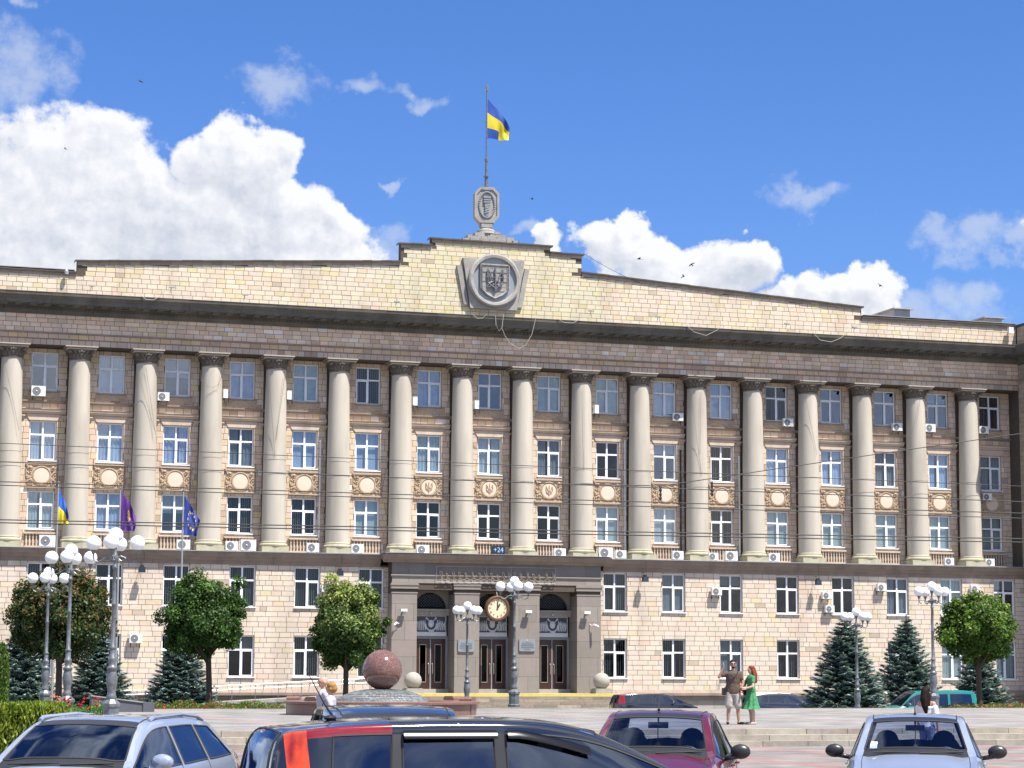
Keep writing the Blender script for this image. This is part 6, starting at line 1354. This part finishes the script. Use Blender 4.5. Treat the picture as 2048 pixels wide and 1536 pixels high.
# ------------------------------------------------------------------ cars
def ringpts(s):
    xb, xr, zb, zt, wb, wr, cx = s[:7]
    z2 = .28+(zb-.28)*.62
    A = [(xb, wb-.05, .20), (xb, wb, .36), (xb, wb+.015, z2), (xb, wb-.005, zb-.07), (xb, wb-.035, zb)]
    w4, w6 = wb-.035, wr
    A.append((xb+(xr-xb)*.85, w4+(w6-w4)*.80, zb+(zt-zb)*.76)); A.append((xr, w6, zb+(zt-zb)*.92)); A.append((xr+cx*.25, w6-.075, zt-.026)); A.append((xr+cx*.75, w6*.5, zt-.004)); A.append((xr+cx, 0, zt+.004))
    return A
def hermite(C, t, kinks, sub):
    n = len(C); T0 = np.zeros_like(C); T1 = np.zeros_like(C)
    for i in range(n):
        a = (C[i]-C[i-1])/(t[i]-t[i-1]) if i > 0 else None; b = (C[i+1]-C[i])/(t[i+1]-t[i]) if i < n-1 else None
        if a is None: a = b
        if b is None: b = a
        if i in kinks: T0[i], T1[i] = a, b
        else:
            h0 = t[i]-t[i-1] if i > 0 else 1; h1 = t[i+1]-t[i] if i < n-1 else 1
            T0[i] = T1[i] = (a*h1+b*h0)/(h0+h1)
    out = []
    for i in range(n-1):
        h = t[i+1]-t[i]
        for k in range(sub):
            s = k/sub; out.append((2*s**3-3*s**2+1)*C[i]+(s**3-2*s**2+s)*h*T1[i]+(-2*s**3+3*s**2)*C[i+1]+(s**3-s**2)*h*T0[i+1])
    out.append(C[-1]); return np.array(out)
def car(loc, heading, label, S, kinks, cells, paint, wheels, glassm='carglass', mirror=(.78, .93, .80, 'plastic'), sub=6, subj=4, seats=((.0, .36), (.0, -.36)), rear_seat=-.85, wheel_in=True, interior=True, name='parked_car', cat='car', roofrail=None, handles=(), grp=None):
    root = empty(name, loc, label, cat, grp, rz=heading)
    C = np.array([ringpts(s) for s in S], float); n, m_ = C.shape[:2]
    ti = np.concatenate([[0], np.cumsum(np.maximum(.02, np.linalg.norm(np.diff(C[:, 4:], axis=0), axis=2).mean(1)))])
    F1 = hermite(C.reshape(n, -1), ti, kinks, sub).reshape(-1, m_, 3)
    tj = np.array([0, .16, .34, .56, .64, 1.0, 1.12, 1.2, 1.55, 1.9]); G_ = hermite(F1.transpose(1, 0, 2).reshape(m_, -1), tj, {4}, subj).reshape(-1, F1.shape[0], 3).transpose(1, 0, 2)
    groups = {}
    for i in range(G_.shape[0]-1):
        for j in range(G_.shape[1]-1):
            nm_ = cells(i//sub, j//subj) or 'body'
            if nm_ == 'windshield' and (i % sub == sub-1 or (i % sub == 0 and sub > 4)): nm_ = 'windshield_band'
            groups.setdefault(nm_, []).append((i, j))
    mats_ = dict(body=paint, windshield=glassm, rear_window=glassm, tail_lamp='lamporange', tail_lamp_red='lampred', front_window='carglassd', side_window='carglassd', quarter_window='carglassd', pillar='plastic', roof=paint, windshield_band='plastic')
    for nm, cl in groups.items():
        sides = (1, -1)
        base = nm.split('#')[0]
        if base in ('body', 'windshield', 'rear_window', 'roof', 'windshield_band'):
            e = MB()
            for s in sides:
                idx = {}
                for (i, j) in cl:
                    q = []
                    for (a, b) in ((i, j), (i+1, j), (i+1, j+1), (i, j+1)):
                        key = (a, b)
                        if key not in idx: idx[key] = len(e.v); x, y, z = G_[a, b]; e.v.append((x, y*s, z))
                        q.append(idx[key])
                    e.face(tuple(q) if s > 0 else tuple(q[::-1]))
            if base == 'body':
                for end in (0, -1):
                    pts = [tuple(p) for p in G_[end]]+[(x, -y, z) for x, y, z in G_[end][::-1]]; e.poly(pts)
            me = e.mesh(base, M[mats_[base]]); me = weld(me); link(base, me, root, loc=(0, 0, 0))
        else:
            for s in sides:
                e = MB(); idx = {}
                for (i, j) in cl:
                    q = []
                    for key in ((i, j), (i+1, j), (i+1, j+1), (i, j+1)):
                        if key not in idx: idx[key] = len(e.v); x, y, z = G_[key]; e.v.append((x, y*s, z))
                        q.append(idx[key])
                    e.face(tuple(q) if s > 0 else tuple(q[::-1]))
                e.build(base, M[mats_[base]], root, smooth=True, loc=(0, 0, 0))
    # rubber seals round the openings
    e = MB(); cellset = {k: set(v) for k, v in groups.items()}
    for nm, cl in groups.items():
        if nm in ('body', 'roof') or nm.startswith('tail') or nm.startswith('pillar') or nm == 'windshield_band': continue
        S_ = cellset[nm]
        for (i, j) in cl:
            for (di, dj, a, b) in ((-1, 0, (i, j), (i, j+1)), (1, 0, (i+1, j), (i+1, j+1)), (0, -1, (i, j), (i+1, j)), (0, 1, (i, j+1), (i+1, j+1))):
                if (i+di, j+dj) in S_ or j+dj >= G_.shape[1]-1: continue
                for s in (1, -1):
                    p, q = G_[a], G_[b]; p = Vector((p[0], p[1]*s, p[2])); q = Vector((q[0], q[1]*s, q[2]))
                    if (q-p).length > .002: e.tube([p, q], .011, 4, cap=False)
    e.build('window_seal', M['rubber'], root, kind='stuff', loc=(0, 0, 0))
    e = MB(); nj = 4*subj; j7 = 7*subj
    for (lines, r_) in (([[(i*sub, j) for j in range(subj, nj+1)] for i in (4, 5, 7)]+[[(i*sub+sub//2, j) for j in range(subj, nj+1)] for i in (2,)]+[[(i, j7) for i in range(sub, 3*sub+1)]], .0045), ([[(i, j7) for i in range(4*sub, 8*sub+1)]], .0085)):
        for ln in lines:
            for s_ in (1, -1): e.tube([(G_[a][0], G_[a][1]*s_*1.0, G_[a][2]+.001) for a in ln], r_, 4, cap=False)
    e.build('panel_gap', M['rubber'], root, kind='stuff', loc=(0, 0, 0))
    for (wx, wr_) in wheels:
        for s in (-1, 1):
            y = s*(max(x[4] for x in S)-.10); e = MB(); P = [[(wx+r*math.cos(2*pi*k/24), y+s*yy, wr_+r*math.sin(2*pi*k/24)) for k in range(24)] for r, yy in ((wr_*.6, -.09), (wr_*.96, -.09), (wr_, -.05), (wr_, .07), (wr_*.96, .11), (wr_*.66, .115))]
            e.grid(P, closed_u=True); w = e.build('tyre', M['rubber'], root, smooth=True, loc=(0, 0, 0))
            e = MB(); P = [[(wx+r*math.cos(2*pi*k/24), y+s*yy, wr_+r*math.sin(2*pi*k/24)) for k in range(24)] for r, yy in ((wr_*.67, .112), (wr_*.6, .10), (.001, .09))]; e.grid(P, closed_u=True); e.build('rim', M['rim'], w, loc=(0, 0, 0))
    mx, mz, my, mm = mirror
    for s in (-1, 1):
        e = MB(); e.ball((mx, s*(my+.16), mz+.03), .105, 14, 9, sc=(.62, 1.15, .80)); e.tube([(mx, s*(my-.03), mz-.05), (mx, s*(my+.12), mz-.02)], [.03, .035], 6); w = e.build('mirror', M[mm], root, smooth=True, loc=(0, 0, 0))
        e = MB(); e.ball((mx-.045, s*(my+.16), mz+.03), .09, 12, 8, sc=(.3, 1.1, .75)); e.build('mirror_glass', M['lampclear'], w, loc=(0, 0, 0))
    x0, x1 = S[0][0], S[-1][0]; zr = max(s[3] for s in S)
    if interior:
        e = MB(); wi = S[4][4]-.10; e.box(x1+.25, .75, -wi, wi, .25, .42); e.box(.62, .98, -wi, wi, .42, .86); e.build('dashboard', M['plastic'], root, loc=(0, 0, 0))
        for (sx, sy) in seats:
            e = MB(); e.box(sx-.25, sx+.30, sy-.25, sy+.25, .42, .60); e.ball((sx-.28, sy, .85), .28, 14, 9, sc=(.38, .88, 1.15)); e.ball((sx-.30, sy, zr-.33), .15, 12, 8, sc=(.45, .95, .80)); e.build('seat', M['seat'], root, smooth=False, loc=(0, 0, 0), auto=40)
        e = MB(); e.ball((rear_seat, 0, .82), .30, 16, 9, sc=(.4, 2.2, .9)); e.build('rear_seat', M['seat'], root, smooth=True, loc=(0, 0, 0))
        e = MB(); P = [(.52+.06*math.cos(t), .36+.19*math.sin(t), .86+.17*math.cos(t)) for t in [2*pi*k/20 for k in range(21)]]; e.tube(P, .014, 6); e.tube([(.52, .19, .86), (.56, .36, .84), (.52, .53, .86)], .014, 5); e.build('steering_wheel', M['plastic'], root, loc=(0, 0, 0))
        hx_, hz_ = [(s[1], s[3]) for s in S][4]; e = MB(); e.box(hx_+.02, hx_+.07, -.12, .12, hz_-.17, hz_-.10); e.tube([(hx_+.05, 0, hz_-.1), (hx_+.02, 0, hz_-.02)], .012, 5); e.build('inner_mirror', M['plastic'], root, loc=(0, 0, 0))
    # lamps, plates, wipers
    nx = S[0][0]
    for s in (-1, 1):
        e = MB(); e.ball((nx-.08, s*(S[1][4]-.19), S[0][2]+.0), .13, 12, 8, sc=(.9, 1.2, .6)); e.build('headlamp', M['lampclear'], root, smooth=True, loc=(0, 0, 0))
        if not any('tail' in k for k in groups): e = MB(); e.ball((S[-1][0]+.03, s*(S[-1][4]-.12), S[-2][2]-.10), .11, 12, 8, sc=(.5, 1, 1.1)); e.build('tail_lamp', M['lampred'], root, smooth=True, loc=(0, 0, 0))
    cw = S[3]; e = MB()
    for (a, b) in ((.05, .58), (-.52, .02)): e.tube([(cw[1]+cw[6]-.02-.08*abs(a), a*1.0, cw[3]+.02), (cw[1]+cw[6]-.06-.12*abs(b), b, cw[3]+.035)], .010, 4)
    e.build('wiper', M['rubber'], root, loc=(0, 0, 0))
    e = MB(); e.box(nx-.02, nx+.015, -.26, .26, .40, .51); e.build('number_plate', M['white'], root, loc=(0, 0, 0))
    if roofrail:
        for s in (-1, 1):
            e = MB(); e.tube([(x, s*y, z) for x, y, z in roofrail[0]], .022, 6); e.build('roof_rail', M[roofrail[1]], root, loc=(0, 0, 0))
    for hx2 in handles:
        for s in (-1, 1): e = MB(); yy = S[5][4]+.012; e.tube([(hx2-.09, s*yy, .80), (hx2-.07, s*(yy+.03), .80), (hx2+.07, s*(yy+.03), .80), (hx2+.09, s*yy, .80)], .013, 5); e.build('door_handle', M[paint], root, loc=(0, 0, 0))
    return root
def weld(me):
    import bmesh
    b = bmesh.new(); b.from_mesh(me); bmesh.ops.remove_doubles(b, verts=b.verts, dist=.0008); bmesh.ops.recalc_face_normals(b, faces=b.faces); b.to_mesh(me); b.free(); sm(me, 38); return me
# xb, xr, zb, zt, wb, wr, centre bulge
SEDAN = [(2.10, 2.04, .60, .63, .60, .5, .06), (1.98, 1.95, .68, .72, .76, .66, .06), (1.5, 1.5, .79, .855, .825, .72, .06), (.86, 1.0, .90, .955, .84, .72, .13), (.30, .22, .915, 1.395, .845, .595, .06), (-.16, -.16, .92, 1.43, .845, .60, 0), (-.24, -.24, .92, 1.43, .845, .60, 0), (-1.0, -.86, .925, 1.40, .84, .59, 0), (-1.30, -1.02, .93, 1.375, .83, .575, -.04), (-1.62, -1.60, .93, .99, .82, .70, -.05), (-1.95, -1.93, .90, .975, .80, .70, -.04), (-2.12, -2.10, .86, .93, .76, .66, -.04), (-2.16, -2.15, .55, .57, .72, .62, -.02)]
def sedan_cells(i, j):
    if i == 3 and j >= 7: return 'windshield'
    if i == 8 and j >= 7: return 'rear_window'
    if j == 4 and i in (3, 4): return 'front_window'
    if j == 4 and i == 6: return 'side_window'
PARK = -(R_(90)+R_(28.0))           # parked noses towards the camera, all parallel
def place(u, v, z, xloc, heading):
    p = at(u, v, z=z); return (p.x-math.cos(heading)*xloc, p.y-math.sin(heading)*xloc, 0)
c1 = car(place(1831, 1507, .97, 1.12, PARK), PARK, 'silver-blue saloon facing the camera at the right, black mirrors, seats visible through its windscreen', SEDAN, {0, 3, 9, 11}, sedan_cells, 'paint_silver', ((1.33, .29), (-1.2, .29)), mirror=(.62, .95, .84, 'plastic'), handles=(-.1, -.95))
e = MB(); e.tube([(.12, 0, 1.43), (.10, 0, 1.455), (-.03, 0, 1.62)], [.02, .008, .004], 6); e.build('antenna', M['plastic'], c1)
e = MB(); e.poly([(.86, -.56, 1.00), (.87, -.47, 1.00), (.80, -.46, 1.08), (.79, -.54, 1.08)]); e.v = [(x+.02, y, z+.02) for x, y, z in e.v]; e.build('windscreen_sticker', M['white'], c1)
def ornament(root, x, z0, L, m):
    e = MB(); e.tube([(x, 0, z0), (x, .0, z0-L)], .006, 4); e.ball((x, 0, z0-L-.03), .035, 8, 6, sc=(.6, 1, 1.2)); e.build('hanging_charm', m, root)
ornament(c1, .30, 1.27, .22, M['chrome'])
hm_ = PARK+.02
c2 = car(place(1303, 1514, .97, 1.12, hm_), hm_, 'dark red saloon facing the camera, half hidden behind the black hatchback', SEDAN, {0, 3, 9, 11}, sedan_cells, 'paint_maroon', ((1.33, .29), (-1.2, .29)), mirror=(.62, .95, .84, 'plastic'), handles=(-.1, -.95))
c2.scale = (1.02, 1.0, 1.045)
e = MB(); e.tube([(.20, 0, 1.43), (.18, 0, 1.45), (.10, 0, 1.56)], [.02, .008, .004], 6); e.build('antenna', M['plastic'], c2); ornament(c2, .32, 1.26, .20, M['clockrim'])
WAG = [(2.22, 2.16, .62, .65, .62, .5, .07), (2.1, 2.06, .70, .74, .80, .68, .07), (1.6, 1.6, .81, .88, .87, .76, .07), (.98, 1.12, .93, .985, .885, .75, .15), (.34, .28, .95, 1.43, .89, .615, .07), (-.14, -.14, .965, 1.47, .89, .62, 0), (-.23, -.23, .965, 1.47, .89, .62, 0), (-1.02, -.98, .985, 1.465, .885, .61, 0), (-1.10, -1.06, .985, 1.46, .885, .61, 0), (-1.92, -1.55, 1.01, 1.42, .86, .59, 0), (-2.12, -1.82, 1.01, 1.39, .83, .57, -.06), (-2.32, -2.28, 1.0, 1.04, .80, .68, -.06), (-2.36, -2.34, .6, .62, .76, .64, -.04)]
def wag_cells(i, j):
    if i == 3 and j >= 7: return 'windshield'
    if i == 10 and j >= 7: return 'rear_window'
    if j == 4 and i in (3, 4): return 'front_window'
    if j == 4 and i == 6: return 'side_window'
    if j == 4 and i == 8: return 'quarter_window'
    if i in (10, 11) and j in (2, 3): return 'tail_lamp_red'
c3 = car(place(112, 1532, .99, 1.22, PARK), PARK, 'silver-blue estate car at the left showing its windscreen and long side with tinted rear windows', WAG, {0, 3, 11}, wag_cells, 'paint_silver', ((1.4, .32), (-1.3, .32)), glassm='carglassd', mirror=(.78, .99, .80, 'paint_silver'), handles=(-.1, -1.0), roofrail=([(.2, .60, 1.42), (.1, .605, 1.45), (-.8, .60, 1.47), (-1.4, .585, 1.435), (-1.6, .58, 1.39)], 'paint_silver'))
NOTE = [(2.22, 2.17, .66, .70, .62, .5, .06), (2.12, 2.08, .76, .80, .78, .66, .06), (1.85, 1.85, .87, .93, .83, .72, .06), (1.42, 1.60, .965, 1.03, .845, .72, .13), (.86, .62, .99, 1.475, .845, .63, .10), (-.04, -.04, 1.01, 1.55, .845, .665, 0), (-.14, -.14, 1.01, 1.552, .845, .665, 0), (-.92, -.90, 1.035, 1.545, .845, .66, 0), (-1.02, -.98, 1.035, 1.543, .845, .66, 0), (-1.50, -1.46, 1.06, 1.515, .83, .65, 0), (-1.66, -1.68, 1.06, 1.49, .82, .64, -.02), (-1.84, -1.86, 1.05, 1.455, .80, .62, -.03), (-2.0, -2.0, 1.0, 1.03, .80, .70, -.04), (-2.05, -2.05, .6, .62, .78, .66, -.03)]
def note_cells(i, j):
    if i == 3 and j >= 7: return 'windshield'
    if i == 11 and j >= 7: return 'rear_window'
    if j == 4 and i in (3, 4): return 'front_window'
    if j == 4 and i == 6: return 'side_window'
    if j == 4 and i == 8: return 'quarter_window'
    if i == 10 and j in (2, 3, 4, 5): return 'tail_lamp'
    if i in (8, 9) and j == 5: return 'tail_lamp_red'
    if i in (5, 7) and j == 4: return 'pillar' if i == 5 else 'pillar#2'
hn = R_(-1.0)
px_ = at(510, 1461, d=18.2); loc = (px_.x-math.cos(hn)*-1.9+math.sin(hn)*-.6, px_.y-math.sin(hn)*-1.9+.6, 0)
loc = (loc[0]+.26, loc[1]-.02, 0)
c4 = car(loc, hn, 'glossy black hatchback passing in front with orange-red tail lamp running up to the roof', NOTE, {0, 3, 12}, note_cells, 'paint_black', ((1.25, .3), (-1.3, .3)), glassm='carglassd', mirror=(.80, 1.02, .84, 'paint_black'), handles=(-.05, -.85), sub=7, subj=5)
c4.scale = (1.04, 1.03, 1.0)
e = MB(); e.ball((-1.35, 0, 1.545), .04, 10, 6, sc=(1.4, .8, .6)); e.tube([(-1.33, 0, 1.56), (-1.40, 0, 1.66), (-1.56, 0, 1.96)], [.010, .007, .003], 6); e.build('antenna', M['plastic'], c4)
for s in (-1, 1):                                            # smoked wind deflectors above the side windows
    for (xa, xb) in ((-.90, -.12), (-.03, .68)):
        e = MB(); P = []
        for k in range(9):
            x = xa+(xb-xa)*k/8; dz = -.14*((x-.05)/.6)**1.3 if x > .05 else 0; P.append([(x, s*.712, 1.455+dz), (x, s*.745, 1.435+dz), (x, s*.763, 1.385+dz)])
        e.grid(P); e.build('wind_deflector', M['deflector'], c4, smooth=True)
e = MB(); e.ball((-1.905, .0, 1.425), .05, 10, 6, sc=(.5, 2, .6)); e.build('brake_light', M['lampred'], c4)
e = MB(); e.tube([(-2.0, .1, 1.05), (-1.97, -.25, 1.18)], .012, 4); e.build('rear_wiper', M['rubber'], c4)
h5 = PARK+.35
c5 = car(place(800, 1512, 1.0, 1.15, h5), h5, 'dark blue car whose roof shows behind the black hatchback', NOTE, {0, 3, 12}, lambda i, j: note_cells(i, j) if note_cells(i, j) not in ('tail_lamp', 'pillar', 'pillar#2', 'tail_lamp_red') else None, 'paint_navy', ((1.25, .3), (-1.3, .3)), glassm='carglassd', mirror=(.80, 1.02, .84, 'paint_navy'), handles=(-.05, -.85))
c5.scale = (1.05, 1.12, 1.0)
SUV = [(s[0]*1.12, s[1]*1.12, s[2]*1.04+.05, s[3]*1.02+.04, s[4]*1.06, s[5]*1.06, s[6]) for s in NOTE]
def suv_cells(i, j):
    r = note_cells(i, j)
    if i in (10, 11) and j in (3, 4, 5): return 'tail_lamp_red'
    return None if r in ('tail_lamp', 'pillar', 'pillar#2', 'tail_lamp_red') else r
def far(u, d, heading, scale_, *a, **k):
    p = at(u, 1400, d=d); t = car((p.x, p.y, ZB), heading, *a, **k); t.scale = (scale_,)*3; return t
far(1305, 122, R_(-2), 1.0, 'black estate car with tall red tail lamps parked below the entrance stairs', SUV, {0, 3, 12}, suv_cells, 'paint_black', ((1.4, .34), (-1.42, .34)), glassm='carglassd', mirror=(.9, 1.1, .9, 'paint_black'), sub=4, subj=2)
far(1562, 124, R_(-2), 1.0, 'dark blue off-road car with silver roof rails parked behind the woman in green', SUV, {0, 3, 12}, lambda i, j: None if suv_cells(i, j) == 'tail_lamp_red' else suv_cells(i, j), 'paint_navy', ((1.4, .34), (-1.42, .34)), glassm='carglassd', mirror=(.9, 1.1, .9, 'paint_navy'), sub=4, subj=2, roofrail=([(.3, .66, 1.60), (-.5, .67, 1.65), (-1.6, .66, 1.63)], 'steel'))
VAN = [(2.38, 2.34, .80, .84, .80, .7, .05), (2.28, 2.25, .90, .94, .86, .76, .05), (1.95, 1.95, 1.02, 1.08, .90, .80, .05), (1.55, 1.72, 1.12, 1.18, .91, .80, .1), (1.0, .92, 1.15, 1.86, .92, .78, .05), (.52, .52, 1.15, 1.92, .92, .79, 0), (.40, .40, 1.15, 1.92, .92, .79, 0), (-.72, -.72, 1.15, 1.93, .92, .79, 0), (-.86, -.86, 1.15, 1.93, .92, .79, 0), (-2.05, -1.98, 1.15, 1.92, .92, .79, 0), (-2.28, -2.18, 1.15, 1.89, .90, .77, 0), (-2.38, -2.38, 1.12, 1.16, .89, .78, 0), (-2.40, -2.40, .6, .62, .88, .78, 0)]
def van_cells(i, j):
    if i == 3 and j >= 7: return 'windshield'
    if i == 10 and j >= 7: return 'rear_window'
    if j == 4 and i in (3, 4): return 'front_window'
    if j == 4 and i in (6,): return 'side_window'
    if j == 4 and i == 8: return 'quarter_window'
far(1855, 111, R_(180-4), 1.0, 'teal green passenger van facing left behind the square at the right', VAN, {0, 3, 11}, van_cells, 'paint_teal', ((1.55, .34), (-1.45, .34)), glassm='carglass', mirror=(1.45, 1.2, .9, 'paint_teal'), sub=4, subj=2, name='passenger_van', cat='van')
